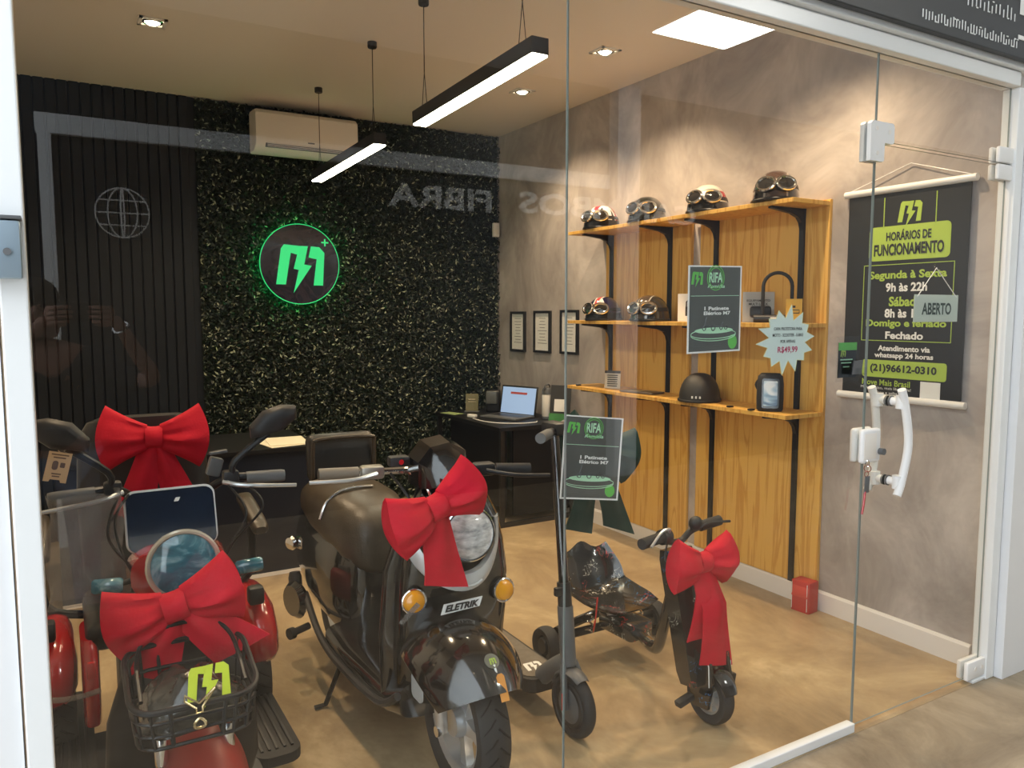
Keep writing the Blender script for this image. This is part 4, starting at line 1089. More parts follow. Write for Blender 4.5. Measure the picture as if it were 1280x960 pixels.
# silver crescent under the lamp
cr = []; cz = .775; cxm = VX + .005
outer = [(cxm + .158 * math.cos(q), cz - .165 * math.sin(q)) for q in [(-.15 + (PI + .3) * k / 30) for k in range(31)]]
inner = [(cxm + .132 * math.cos(q), cz + .004 - .118 * math.sin(q)) for q in [(-.15 + (PI + .3) * k / 30) for k in range(31)]]
def cy_(x_, z_): return 1.972 + .10 * ((x_ - cxm) / .16) ** 2 * .9 + max(0, z_ - .72) * .12
fr_ = []
for (ox, oz), (ix, iz) in zip(outer, inner):
    fr_.append([(ox, cy_(ox, oz) + .022, oz), (ox, cy_(ox, oz) - .0, oz), ((ox + ix) / 2, cy_((ox + ix) / 2, (oz + iz) / 2) - .010, (oz + iz) / 2), (ix, cy_(ix, iz) - .004, iz), (ix, cy_(ix, iz) + .022, iz)])
tr_ = obj('headlight_trim', MB().loft(fr_), M_palesilver, vp, smooth=40)
obj('trim_rib', MB().tube([(cxm - .045, 1.963, .638), (cxm - .02, 1.959, .629), (cxm + .02, 1.959, .629), (cxm + .045, 1.963, .638)], .004, 6, smooth=3), M_palesilver, tr_)
hc = Vector((VX + .018, 1.985, .775)); hd = Vector((-.06, -1, .16)).normalized()
hl = obj('headlight', MB().lathe([(0, -.05), (.06, -.05), (.080, -.01), (.082, .0), (.078, .008)], hc, hd, 40), M_gloss, vp)
obj('headlight_ring', MB().torus(hc + hd * .006, hd, .076, .006, 44, 8), M_chrome, hl)
M_hlens = noise_mat('faceted_lens', [(.3, (.30, .32, .34)), (.5, (.62, .65, .67)), (.7, (.90, .92, .93))], 26, 3, .08, (1, 1, 2.2), bump=.5, bscale=40, coat=1.0)
obj('headlight_lens', MB().lathe([(.073, .008), (.055, .022), (.03, .030), (.0, .033)], hc, hd, 36), M_hlens, hl)
# ELETRIK badge
bdg = obj('badge', MB().prism([(-.068, -.016), (.058, -.012), (.068, .016), (-.058, .014)], (VX - .012, 1.9745, .568), (1, 0, 0), (0, .0, 1), .002), M_whitep, vp, smooth=0)
text('badge_text', 'ELETRIK', M_print, bdg, (VX - .012, 1.970, .5685), (1, 0, 0), (0, 0, 1), .112, .020, bold=.05, shear=.3)
# amber signals
for sx, zz in ((-1, .585), (1, .565)):
    c = Vector((VX + .012 + sx * .150, 2.03, zz)); ax = Vector((sx * .12, -1, .05)).normalized()
    sg_ = obj('turn_signal', MB().lathe([(0, -.05), (.022, -.05), (.036, -.01), (.037, .0)], c, ax, 24), M_plastic, vp)
    obj('signal_ring', MB().torus(c, ax, .035, .004, 28, 8), M_chrome, sg_)
    obj('signal_lens', MB().lathe([(.033, .0), (.028, .012), (.015, .020), (0, .022)], c, ax, 24), M_amber, sg_)
    if sx < 0: obj('film_scrap', MB().loft([[c + Vector((-.004, -.026, .008)), c + Vector((.008, -.026, -.004)), c + Vector((.006, -.022, -.004))], [c + Vector((-.062, -.03, -.040)), c + Vector((-.048, -.03, -.050)), c + Vector((-.05, -.026, -.05))]]), M_film, sg_)
# sticker and orange tag on the mudguard
st_c = Vector((.990, 1.995 - .306 * math.cos(.87), .235 + .306 * math.sin(.87))); st_n = Vector((.03, -math.cos(.87), math.sin(.87))).normalized(); su = Vector((1, .1, 0)).normalized(); sv = st_n.cross(su).normalized()
stk = obj('round_sticker', MB().lathe([(0, .003), (.021, .003), (.022, .0)], st_c, st_n, 28), mat('sticker_grey', (.16, .16, .13), .3), vp)
logo('sticker_emblem', M_lime, stk, st_c + st_n * .0035, su, sv, .022, .0004)
obj('tag_strap', MB().tube([st_c + st_n * .003 - sv * .012, st_c + Vector((.004, -.022, -.030))], .0035, 6), M_whitep, stk)
obj('orange_tag', MB().prism([(-.012, -.036), (.012, -.036), (.012, .028), (.006, .036), (-.006, .036), (-.012, .028)], st_c + Vector((.008, -.045, -.058)), Vector((1, .03, 0)).normalized(), Vector((0, .55, 1)).normalized(), .003), M_orange, stk, smooth=0)
# handlebar, pod
obj('instrument_pod', MB().loft([[(VX - .03 + x_ * s_, y_, z_ + zz * s_) for x_, zz in ((-.085, -.05), (-.085, .03), (-.045, .075), (.02, .085), (.075, .055), (.085, -.05))] for y_, z_, s_ in ((1.985, .945, .30), (2.01, .95, .68), (2.05, .958, .96), (2.12, .968, 1.0), (2.16, .965, .8))]), M_gloss, vp, smooth=25)
obj('pod_light', MB().lathe([(0, .004), (.010, .004), (.010, 0)], (VX - .02, 1.986, .945), (0, -1, 0), 14), M_redlens, vp)
hL, hR = Vector((.635, 2.185, .955)), Vector((1.285, 2.08, .925)); hm_ = Vector((VX - .02, 2.14, .945))
obj('handlebar', MB().tube([hL, hL.lerp(hm_, .55), hm_, hR.lerp(hm_, .55), hR], .012, 10, smooth=4), M_chrome, vp)
for p, q in ((hL, hm_), (hR, hm_)):
    d = (q - p).normalized()
    gp = obj('grip', MB().cyl(p, p + d * .115, .018, seg=16), mat('taupe_grip', (.22, .19, .15), .4) if p is hL else M_rubber, vp)
    ml = obj('lever_housing', MB().box(p + d * .155, (.07, .05, .04), (0, 0, -.15), .01), mat('dull_metal', (.34, .32, .28), .35, .5) if p is hL else M_plastic, vp)
    obj('brake_lever', MB().tube([p + d * .16 + Vector((0, -.03, 0)), p + d * .08 + Vector((0, -.055, -.01)), p - d * .04 + Vector((0, -.05, -.012))], [.007, .006, .006], 8, smooth=4), M_silver if p is hL else M_blackm, ml)
obj('reservoir', MB().box((.855, 2.12, .985), (.06, .04, .03), (0, 0, -.1), .006), M_plastic, vp)
obj('reservoir_screw', MB().lathe([(0, .003), (.008, .003), (.008, 0)], (.855, 2.099, .985), (0, -1, 0), 12), M_chrome, vp)
for pts in ([(.885, 2.11, .95), (.915, 2.05, .91), (.93, 2.04, .84), (.95, 2.06, .76)], [(.83, 2.12, .95), (.85, 2.05, .90), (.90, 2.04, .82), (.93, 2.06, .74)]):
    obj('cable', MB().tube(pts, .004, 6, smooth=6), M_chrome if pts[0][0] > .86 else M_black, vp)
# floorboard and side skirts
obj('floorboard', MB().loft([sup((VX, y_, z_), a_, b_, (1, 0, 0), (0, 0, 1), 4, 28) for y_, z_, a_, b_ in ((2.10, .25, .16, .06), (2.16, .235, .185, .045), (2.55, .225, .20, .045), (2.70, .235, .205, .06))]), M_gloss, vp, smooth=50)
for sx in (-1, 1):
    obj('skirt_rail', MB().tube([(VX + sx * .17, 2.09, .28), (VX + sx * .192, 2.2, .225), (VX + sx * .21, 2.55, .215), (VX + sx * .215, 2.75, .25), (VX + sx * .205, 2.95, .33)], .013, 8, smooth=5), M_plastic, vp)
# inner leg shield and rear body
obj('inner_shield', MB().loft([sup((VX, y_, z_), a_, .03, (1, 0, 0), (0, 1, 0), 3, 28) for z_, a_, y_ in ((.25, .185, 2.19), (.45, .195, 2.17), (.65, .185, 2.15), (.80, .14, 2.13))]), M_gloss, vp, smooth=60)
obj('rear_body', MB().loft([sup((VX, y_, z_), a_, b_, (1, 0, 0), (0, 0, 1), 2.8, 32) for y_, z_, a_, b_ in ((2.60, .42, .10, .16), (2.63, .42, .14, .19), (2.75, .42, .185, .21), (2.95, .43, .20, .20), (3.15, .47, .185, .17), (3.28, .51, .14, .12), (3.34, .53, .08, .07))]), M_gloss, vp, smooth=60)
obj('seat', MB().loft([sup((VX - .01, y_, z_), a_, b_, (1, 0, 0), (0, 0, 1), 2.9, 32) for y_, z_, a_, b_ in ((2.58, .57, .07, .07), (2.605, .585, .11, .105), (2.68, .605, .14, .125), (2.82, .63, .16, .12), (2.98, .645, .17, .10), (3.12, .66, .16, .085), (3.18, .665, .12, .05))]), M_leather, vp, smooth=60)
obj('seat_piping', MB().tube([(.822, 2.82, .65), (.846, 2.82, .71), (.90, 2.82, .748), (.965, 2.82, .757), (1.03, 2.82, .755)], .006, 8, smooth=4), M_chrome, vp)
br = obj('pillion_backrest', MB().box((VX + .05, 3.27, .80), (.30, .07, .20), (-.12, 0, 0), .03, 3), M_seat, vp)
obj('backrest_piping', MB().tube([(VX - .085, 3.228, .72), (VX - .085, 3.218, .85), (VX - .06, 3.215, .885), (VX + .16, 3.215, .885), (VX + .185, 3.218, .85), (VX + .185, 3.228, .72)], .009, 8, smooth=3), M_leather, br)
for sx in (-.1, .1): obj('backrest_stay', MB().cyl((VX + .05 + sx, 3.26, .60), (VX + .05 + sx, 3.28, .72), .01, seg=8), M_chrome, vp)
for sx in (-1, 1):
    c = Vector((VX + sx * .20, 3.16, .475))
    rs = obj('rear_signal', MB().lathe([(0, -.03), (.022, -.025), (.030, .0), (.024, .012), (0, .016)], c, (sx, -.5, 0), 18), M_chrome, vp)
    obj('signal_stalk', MB().cyl(c, (VX + sx * .15, 3.2, .48), .009, seg=8), M_black, rs)
    pg = obj('passenger_peg', MB().cyl((VX + sx * .20, 2.93, .205), (VX + sx * .275, 2.90, .20), .014, seg=10), M_rubber, vp)
    obj('peg_cap', MB().cyl((VX + sx * .265, 2.905, .2), (VX + sx * .285, 2.897, .2), .022, seg=12), M_rubber, pg)
    obj('shock_absorber', MB().lathe([(0, 0), (.02, 0), (.026, .02), (.026, .11), (.02, .13), (0, .13)], (VX + sx * .225, 3.0, .27), (0, .2, 1), 14), M_plastic, vp)
obj('motor_cover', MB().lathe([(0, -.02), (.06, -.02), (.075, 0), (.06, .02), (0, .02)], (VX - .235, 2.98, .30), (1, .3, 0), 20), M_gloss, vp)
obj('side_stand', MB().tube([(VX - .17, 2.6, .2), (VX - .22, 2.66, .012), (VX - .26, 2.66, .008)], .009, 8), M_blackm, vp)
bow('red ribbon bow tied over the headlight of the black moped', (.850, 1.855, .905), (.05, -.36, .12), .150, M_bow, [(-.17, .235, .034, .066, -.004, .03)], spread=38)

# ================================================================ grey kick scooter
KX = 1.445
ks = thing('kick_scooter', 'grey and black electric kick scooter standing beside the black moped', 'kick scooter', (KX, 2.4, 0))
wheel(ks, (KX, 2.055, .109), .109, .045, M_plastic, 0, .07, tread=False, rim_k=.76)
wheel(ks, (KX, 2.93, .109), .109, .045, M_plastic, 0, .05, tread=False, rim_k=.76)
for sx in (-1, 1):
    obj('fork_leg', MB().tube([(KX + sx * .034, 2.055, .10), (KX + sx * .036, 2.06, .18), (KX + sx * .022, 2.085, .245)], [.012, .012, .012], 10, smooth=4), M_grey, ks)
    obj('fork_reflector', MB().box((KX + sx * .0465, 2.05, .13), (.003, .012, .06), bev=.001), M_redlens, ks)
    obj('hub_cover', MB().lathe([(0, .0), (.052, .0), (.060, -.004)], (KX + sx * .0235, 2.055, .109), (sx, 0, 0), 28), M_grey, ks)
obj('front_fender', fender((KX, 2.055, .109), .124, .030, 1.05, 2.9, .012, 2.5, 18, 8, .003), M_grey, ks, smooth=50)
s0, s1 = Vector((KX, 2.085, .235)), Vector((KX + .012, 2.195, 1.02))
def sp_(t): return s0.lerp(s1, t)
obj('steering_tube', MB().cyl(sp_(0), sp_(.25), .027, seg=20), M_grey, ks)
obj('collar', MB().cyl(sp_(.25), sp_(.35), .024, seg=20), M_black, ks)
obj('folding_clamp', MB().box(sp_(.32) + Vector((-.03, -.01, 0)), (.03, .02, .03), bev=.005), M_black, ks)
obj('stem', MB().cyl(sp_(.34), sp_(.985), .0175, seg=20), M_gloss, ks)
bd_ = Vector((-.72, -.69, .02)).normalized(); bc = sp_(1.0)
obj('handlebar', MB().cyl(bc - bd_ * .20, bc + bd_ * .20, .014, seg=14), M_black, ks)
obj('head_unit', MB().box(bc + Vector((0, 0, .008)), (.06, .09, .045), (0, 0, .1), .015), M_black, ks)
for s_ in (-1, 1): obj('grip', MB().cyl(bc + bd_ * s_ * .095, bc + bd_ * s_ * .205, .0175, seg=16), mat('grip_grey', (.14, .14, .14), .6), ks)
obj('neck', MB().tube([sp_(.02), (KX, 2.16, .20), (KX, 2.24, .135)], [.030, .030, .034], 12, smooth=4), M_grey, ks)
dm = MB().prism(rrect(.155, .68, .05, 5), (KX, 2.56, .085), (1, 0, 0), (0, 1, 0), .05)
dkk = obj('deck', dm, M_black, ks, smooth=0)
obj('deck_mat', MB().prism(rrect(.135, .64, .045, 5), (KX, 2.56, .135), (1, 0, 0), (0, 1, 0), .003), noise_mat('taupe_rubber', [(.3, (.13, .11, .085)), (.7, (.17, .145, .115))], 60, 2, .7), dkk, smooth=0)
logo('deck_emblem', M_whitep, dkk, (KX, 2.32, .1382), (1, 0, 0), (0, 1, 0), .075, .0006)
obj('rear_fender', fender((KX, 2.93, .109), .128, .03, .9, 2.9, .012, 2.5, 18, 8, .003), M_grey, ks, smooth=50)
obj('side_stand', MB().tube([(KX - .07, 2.5, .09), (KX - .12, 2.53, .006)], .007, 8), M_black, ks)
bow('dark green ribbon bow tied to the kick scooter handlebar', (1.675, 2.235, .935), (0, .30, .05), .175, M_gbow, [(.62, .34, .03, .062, .0, .05), (.02, .31, .03, .062, .0, .0)], spread=36)

# ================================================================ small three-wheeled seat scooter
kt = thing('drift_scooter', 'black scribble-printed three-wheel scooter with bucket seat by the shelves', 'scooter', (1.9, 2.2, 0))
wheel(kt, (1.905, 1.885, .098), .098, .050, M_silver, 5, .025, tread=False, rim_k=.62)
c0, c1 = Vector((1.870, 1.925, .16)), Vector((1.835, 2.000, .615))
def colring(t, sw=1, sd=1):
    p = c0.lerp(c1, t); ax = (c1 - c0).normalized(); u_ = Vector((1, 0, 0)) - ax * ax.x; u_.normalize(); v_ = ax.cross(u_)
    return [p + u_ * (.052 * sw * x_) + v_ * (.034 * sd * y_) for x_, y_ in ((-1, -1), (-.6, -1.25), (.6, -1.25), (1, -1), (1, 1), (-1, 1))]
obj('column_housing', MB().loft([colring(-.05, .85, .9), colring(.05), colring(.9), colring(.97, .9, .9)]), M_splash, kt, smooth=25)
fk = MB()
for sx in (-1, 1):
    fk.loft([[Vector((1.905 + sx * (.036 + dx), 1.885 + y_, .07 + z_)) for y_, z_ in ((-.035, .0), (.035, -.01), (.085, .16), (-.035, .19), (-.055, .10))] for dx in (0, .012)])
obj('fork_cover', fk, M_splash, kt, smooth=25)
obj('front_fender', fender((1.905, 1.89, .10), .118, .034, .35, 2.2, .008, 2.5, 16, 8, .003), M_gloss, kt, smooth=50)
edge = MB()
for sx in (-1, 1): edge.tube([(1.905 + sx * .052, 1.84, .155), (1.905 + sx * .051, 1.845, .225), (1.905 + sx * .04, 1.87, .26)], .0018, 5)
obj('edge_lines', edge, M_whitep, kt)
obj('foot_peg', MB().box((1.80, 1.90, .10), (.07, .03, .022), (0, -.25, 0), .005).box((2.005, 1.90, .13), (.05, .03, .04), (0, .2, 0), .005), M_plastic, kt)
hb0 = Vector((1.825, 1.985, .62))
obj('handlebar', MB().tube([(1.64, 1.935, .665), (1.75, 1.955, .665), (1.79, 1.975, .635), (1.85, 1.985, .63), (1.90, 1.985, .66), (2.01, 1.985, .675)], .0115, 10, smooth=5), M_black, kt)
for a_, b_ in (((1.625, 1.93, .664), (1.725, 1.952, .666)), ((1.935, 1.985, .668), (2.03, 1.985, .677))):
    obj('grip', MB().cyl(a_, b_, .0185, seg=16), M_rubber, kt)
obj('throttle', MB().lathe([(0, -.018), (.026, -.018), (.028, 0), (.026, .018), (0, .018)], (1.745, 1.955, .666), (1, .2, 0), 18), M_plastic, kt)
obj('brake_lever', MB().tube([(1.75, 1.94, .68), (1.74, 1.925, .70), (1.70, 1.92, .695), (1.64, 1.90, .66)], .005, 6, smooth=4), M_silver, kt)
obj('brake_lever', MB().tube([(1.91, 1.96, .67), (1.94, 1.94, .69), (2.03, 1.935, .685)], .005, 6, smooth=4), M_black, kt)
obj('lever_clamp', MB().ell((1.905, 1.975, .685), (.026, .022, .026)), M_plastic, kt)
obj('brake_cable', MB().tube([(1.745, 1.94, .65), (1.72, 1.92, .60), (1.77, 1.92, .57), (1.81, 1.95, .55)], .0035, 6, smooth=5), M_black, kt)
obj('frame_tube', MB().tube([(1.845, 2.02, .45), (1.86, 2.075, .30), (1.88, 2.13, .185), (1.90, 2.19, .158), (1.93, 2.32, .16), (1.95, 2.60, .15)], .021, 12, smooth=5), M_gloss, kt)
obj('clamp', MB().cyl((1.905, 2.19, .158), (1.912, 2.225, .158), .0245, seg=14), M_chrome, kt)
obj('battery_box', MB().box((1.94, 2.40, .165), (.12, .20, .075), (0, 0, .05), .012), M_splash, kt)
SXc, SYc = 1.945, 2.50
rows = []
for i_ in range(17):
    s_ = i_ / 16
    if s_ < .5: y_ = SYc - .15 + .30 * (s_ / .5); z_ = .235 - .012 * math.sin(PI * s_ / .5)
    else: q = (s_ - .5) / .5; y_ = SYc + .15 + .07 * q; z_ = .235 + .17 * q
    row = []; wd = .155 * (1 - .25 * max(0, s_ - .72) / .28) * (1 - .18 * max(0, .15 - s_) / .15)
    for j in range(13):
        v_ = -1 + j / 6
        lift = .045 * abs(v_) ** 3 * (.5 + .5 * math.sin(PI * s_))
        yy = y_ - (lift * 1.2 if s_ >= .5 else 0); zz = z_ + (lift if s_ < .55 else lift * .3)
        if s_ > .93: zz -= .018 * math.cos(v_ * PI * 1.5) * -1
        row.append((SXc + wd * v_, yy, zz))
    rows.append(row)
thick = [[(p[0], p[1] + .012, p[2] - .012) for p in r] for r in rows]
obj('bucket_seat', MB().loft([a + list(reversed(b)) for a, b in zip(rows, thick)]), M_splash, kt, smooth=50)
obj('seat_post', MB().cyl((1.90, 2.44, .16), (1.90, 2.44, .215), .02, seg=12).cyl((1.99, 2.52, .16), (1.99, 2.52, .215), .02, seg=12), M_silver, kt)
obj('rear_axle', MB().cyl((1.67, 2.56, .095), (2.23, 2.56, .095), .018, seg=12), M_black, kt)
obj('axle_arm', MB().tube([(1.95, 2.58, .15), (1.80, 2.56, .14), (1.70, 2.54, .13)], .02, 10, smooth=4), M_gloss, kt)
for x_ in (1.665, 2.235): wheel(kt, (x_, 2.56, .075), .075, .055, M_plastic, 0, .03, tread=False, rim_k=.6)
for x_ in (1.81, 2.07): obj('spring', MB().tube([(x_ + .016 * math.cos(q), 2.47 + .016 * math.sin(q), .13 + .005 * q) for q in [k * .7 for k in range(26)]], .004, 6), M_chrome, kt)
obj('red_wire', MB().tube([(1.80, 2.40, .30), (1.79, 2.40, .20), (1.81, 2.44, .14), (1.84, 2.47, .17)], .003, 6, smooth=5), M_redlens, kt)
bow('red ribbon bow hung on the column of the three-wheel seat scooter', (1.862, 1.90, .575), (.05, .02, .05), .145, M_bow, [(.10, .35, .038, .078, -.075, .025), (-.10, .25, .03, .06, -.05, -.01)], flat=1.1, spread=40)

# ================================================================ things fixed to the glass
def raffle(t, o, u, v, W_, H_, world=True):
    o, u, v = Vector(o), Vector(u).normalized(), Vector(v).normalized(); n = u.cross(v)
    def at(x_, y_, d=.0): return o + u * (x_ * W_) + v * (y_ * H_) + n * d
    obj('sheet', MB().prism([(-W_ / 2, -H_ / 2), (W_ / 2, -H_ / 2), (W_ / 2, H_ / 2), (-W_ / 2, H_ / 2)], at(0, 0, -.001), u, v, .001), M_paper, t, world, smooth=0)
    obj('print_field', MB().prism([(-W_ * .47, -H_ * .48), (W_ * .47, -H_ * .48), (W_ * .47, H_ * .485), (-W_ * .47, H_ * .485)], at(0, 0, .0), u, v, .0004), M_pgrey, t, world, smooth=0)
    logo('emblem', M_green, t, at(-.345, .37, .0005), u, v, W_ * .22, .0004, world)
    rg = []
    mbr = MB()
    for r_ in (.118, .145): mbr.tube([at(0, 0, .001) + u * (W_ * r_ * 1.08 * math.cos(q)) + v * (H_ * .36 + W_ * r_ * 1.15 * math.sin(q)) for q in [2 * PI * k / 28 for k in range(28)]], W_ * .006, 4, True)
    obj('badge_rings', mbr, M_green, t, world)
    text('raffle_title', 'RIFA', M_mint, t, at(0, .365, .0016), u, v, W_ * .25, H_ * .115, .03, world=world)
    text('raffle_script', 'Remidia', M_mint, t, at(0.01, .265, .0012), u, v, W_ * .32, H_ * .04, .015, .3, world=world)
    obj('divider', MB().prism([(-W_ * .45, -H_ * .003), (W_ * .45, -H_ * .003), (W_ * .45, H_ * .003), (-W_ * .45, H_ * .003)], at(0, .155, .0005), u, v, .0003), M_mint, t, world, smooth=0)
    text('prize_text', '1 Patinete', M_whitep, t, at(.03, .01, .001), u, v, W_ * .46, H_ * .042, .035, world=world)
    text('prize_text', 'Elétrico M7', M_whitep, t, at(.04, -.045, .001), u, v, W_ * .50, H_ * .042, .035, world=world)
    el = MB(); el.prism([(W_ * .36 * math.cos(q), H_ * .036 * math.sin(q)) for q in [2 * PI * k / 28 for k in range(28)]], at(-.01, -.245, .0005), u, v, .0003)
    obj('podium', el, M_mint, t, world, smooth=0)
    er = MB(); er.tube([at(-.02, -.285, .001) + u * (W_ * .42 * math.cos(q)) + v * (H_ * .055 * math.sin(q)) for q in [2 * PI * k / 32 for k in range(32)]], W_ * .006, 4, True)
    er.tube([at(-.02, -.295, .001) + u * (W_ * .42 * math.cos(q)) + v * (H_ * .07 * math.sin(q)) for q in [PI + PI * k / 16 for k in range(17)]], W_ * .006, 4)
    obj('podium_rings', er, M_mint, t, world)
    sc = MB(); 
    for cx2, rr in ((-.20, .03), (-.03, .035), (.12, .025), (.21, .025)): sc.tube([at(cx2, -.215, .0012) + (u * math.cos(q) + v * math.sin(q)) * (W_ * rr) for q in [2 * PI * k / 16 for k in range(16)]], W_ * .008, 4, True)
    sc.tube([at(-.20, -.2, .0012), at(-.16, -.09, .0012)], W_ * .008, 4); sc.tube([at(-.19, -.18, .0012), at(-.03, -.2, .0012), at(.12, -.2, .0012), at(.15, -.15, .0012)], W_ * .008, 4)
    obj('scooter_drawing', sc, M_grey, t, world)
    fp = MB()
    for k in range(4):
        fp.prism([(-W_ * .12, -H_ * .003), (W_ * .12, -H_ * .003), (W_ * .12, H_ * .003), (-W_ * .12, H_ * .003)], at(-.30, -.36 - k * .02, .0005), u, v, .0003)
        fp.prism([(-W_ * .10, -H_ * .003), (W_ * .10, -H_ * .003), (W_ * .10, H_ * .003), (-W_ * .10, H_ * .003)], at(.02, -.36 - k * .02, .0005), u, v, .0003)
    obj('small_print', fp, M_grey, t, world, smooth=0)
    obj('price_dot', MB().prism([(W_ * .085 * math.cos(q), W_ * .10 * math.sin(q)) for q in [2 * PI * k / 24 for k in range(24)]], at(.345, -.385, .0005), u, v, .0003), M_green, t, world, smooth=0)
po = thing('raffle_poster', 'charcoal and green raffle poster stuck upright on the shop glass', 'poster', (1.605, GY + .006, 1.31))
raffle(po, (1.605, GY + .0065, 1.43), (1, 0, .02), (0, 0, 1), .205, .243)
po2 = thing('raffle_poster', 'charcoal and green raffle poster hanging on the kick scooter handlebar', 'poster', (1.56, 2.14, .80), group=None)
raffle(po2, (1.545, 2.10, .93), (.96, -.22, -.10), (.05, -.03, 1), .215, .285)

sbt = thing('price_starburst', 'white starburst price card with crimson price stuck on the glass', 'price sign', (1.905, GY + .006, 1.24))
pts = []
for k in range(28):
    an = 2 * PI * k / 28 + .1; rr = 1.0 if k % 2 == 0 else .70
    rr *= (1 + .10 * math.sin(k * 2.3))
    pts.append((.125 * rr * math.cos(an), .098 * rr * math.sin(an)))
su_, sv_ = Vector((1, 0, .0)), Vector((0, 0, 1))
obj('card', MB().prism(pts, (1.905, GY + .0075, 1.338), su_, sv_, .001), mat('pale_mint_card', (.70, .82, .80), .5), sbt, smooth=0)
obj('card_outline', MB().tube([(1.905 + x_, GY + .0062, 1.338 + z_) for x_, z_ in pts], .0011, 4, True), mat('pale_yellow', (.7, .72, .4), .5), sbt)
for s_, z_, w_, h_, m_ in (('CAPA PROTETORA PARA', 1.372, .125, .0095, M_print), ('MOTO - SCOOTER - E-BIKE', 1.353, .135, .0095, M_print), ('POR APENAS', 1.334, .065, .0095, M_print), ('R$49,99', 1.308, .088, .021, M_pinkp)):
    text('card_text', s_, m_, sbt, (1.91, GY + .0060, z_), su_, sv_, w_, h_, .02)

ab = thing('open_sign', 'pale ABERTO sign hung by a string from a suction cup on the glass door', 'sign', (2.668, GY + .008, 1.385))
obj('plate', B(2.538, 2.798, GY + .0065, GY + .0095, 1.388, 1.483, .001), mat('pale_sage', (.56, .62, .55), .5), ab, smooth=0)
text('sign_text', 'ABERTO', mat('dark_green_print', (.03, .05, .035), .5), ab, (2.668, GY + .0058, 1.434), (1, 0, 0), (0, 0, 1), .175, .042, .03)
obj('string', MB().tube([(2.552, GY + .0065, 1.475), (2.662, GY + .010, 1.576), (2.785, GY + .0065, 1.475)], .0016, 6), M_whitep, ab)
obj('suction_cup', MB().lathe([(.018, 0), (.015, .004), (.007, .008), (.007, .016), (0, .018)], (2.662, GY + .005, 1.578), (0, 1, 0), 18), M_acryl, ab)

ch = thing('card_holder', 'clear acrylic pocket of leaflets and business cards stuck on the glass', 'card holder', (2.19, GY + .01, 1.195))
obj('pocket', B(2.138, 2.252, GY + .0055, GY + .0065, 1.20, 1.345), M_acryl, ch, smooth=0)
obj('leaflet', B(2.150, 2.240, GY + .008, GY + .0095, 1.212, 1.325), M_bannerk, ch, smooth=0)
obj('leaflet_band', B(2.150, 2.240, GY + .0074, GY + .0079, 1.30, 1.325), M_green, ch, smooth=0)
logo('leaflet_emblem', M_lime, ch, (2.172, GY + .0072, 1.292), (1, 0, 0), (0, 0, 1), .026, .0004)
for k, (zz, ww) in enumerate(((1.268, .06), (1.258, .05), (1.245, .03))): obj('leaflet_print', B(2.19 - ww / 2, 2.19 + ww / 2, GY + .0074, GY + .0079, zz, zz + .004), M_mint, ch, smooth=0)
obj('business_card', MB().box((2.217, GY - .014, 1.246), (.075, .003, .044), (.1, 0, .25), .0006), M_bannerk, ch, smooth=0)
logo('card_emblem', M_lime, ch, (2.205, GY - .0145, 1.243), Vector((1, .25, 0)), (0, 0, 1), .018, .0004)
obj('card_tray', MB().box((2.215, GY - .010, 1.222), (.085, .018, .004)).box((2.215, GY - .019, 1.232), (.085, .002, .024)), M_acryl, ch, smooth=0)

# ================================================================ door furniture
def part_on(name, mb, m, smooth=35): return obj(name, mb, m, door, smooth=smooth)
# pull handle: bowed white bars both sides of the glass
for sy, nm in ((-1, 'pull_handle'), (1, 'pull_handle')):
    yb = GY + sy * .055; x0 = 2.415
    hb = part_on(nm, MB().tube([(x0 - .022, yb, 1.168), (x0 + .0, yb, 1.115), (x0 + .022, yb + sy * .004, .985), (x0 + .0, yb, .86), (x0 - .022, yb, .812)], .0135, 14, smooth=5), M_whitepl)
    hb.data.update()
    for zz in (1.125, .855):
        obj('handle_mount', MB().cyl((x0 - .002, GY + sy * .004, zz), (x0 - .002, yb, zz), .014, seg=16).cyl((x0 - .002, yb - sy * .012, zz - .022), (x0 - .002, yb - sy * .012, zz + .022), .018, seg=16), M_whitepl, hb)
        obj('mount_washer', MB().cyl((x0 - .002, GY + sy * .004, zz), (x0 - .002, GY + sy * .010, zz), .018, seg=16), M_grey, hb)
# lock
lk = part_on('lock_case', MB().box((2.292, GY - .016, .985), (.095, .024, .115), bev=.012, seg=3), M_whitepl)
obj('lock_plate', MB().box((2.280, GY - .0285, .985), (.062, .002, .085), bev=.0008), M_acw, lk)
obj('lock_case_back', MB().box((2.292, GY + .016, .985), (.095, .024, .115), bev=.012, seg=3), M_whitepl, lk)
obj('lock_cylinder', MB().cyl((2.330, GY - .028, .965), (2.330, GY - .045, .965), .011, seg=16), M_grey, lk)
ky = thing('key_bunch', 'key with grey tag and red ribbon hanging from the door lock', 'keys', (2.25, GY - .03, .78))
obj('chain', MB().torus((2.262, GY - .034, .915), (1, .3, 0), .011, .0016, 16, 5).torus((2.258, GY - .034, .897), (0, 1, 0), .010, .0016, 16, 5), mat('dull_copper', (.3, .12, .10), .35, .8), ky)
obj('hook_ring', MB().torus((2.264, GY - .031, .930), (0, 1, 0), .010, .0018, 16, 5), M_chrome, ky)
obj('grey_tag', MB().box((2.262, GY - .034, .862), (.024, .003, .055), (0, .06, 0), .001), M_grey, ky)
obj('red_strap', MB().tube([(2.254, GY - .034, .840), (2.250, GY - .034, .80), (2.242, GY - .034, .765)], [.004, .005, .0035], 8, smooth=3), M_redp, ky)
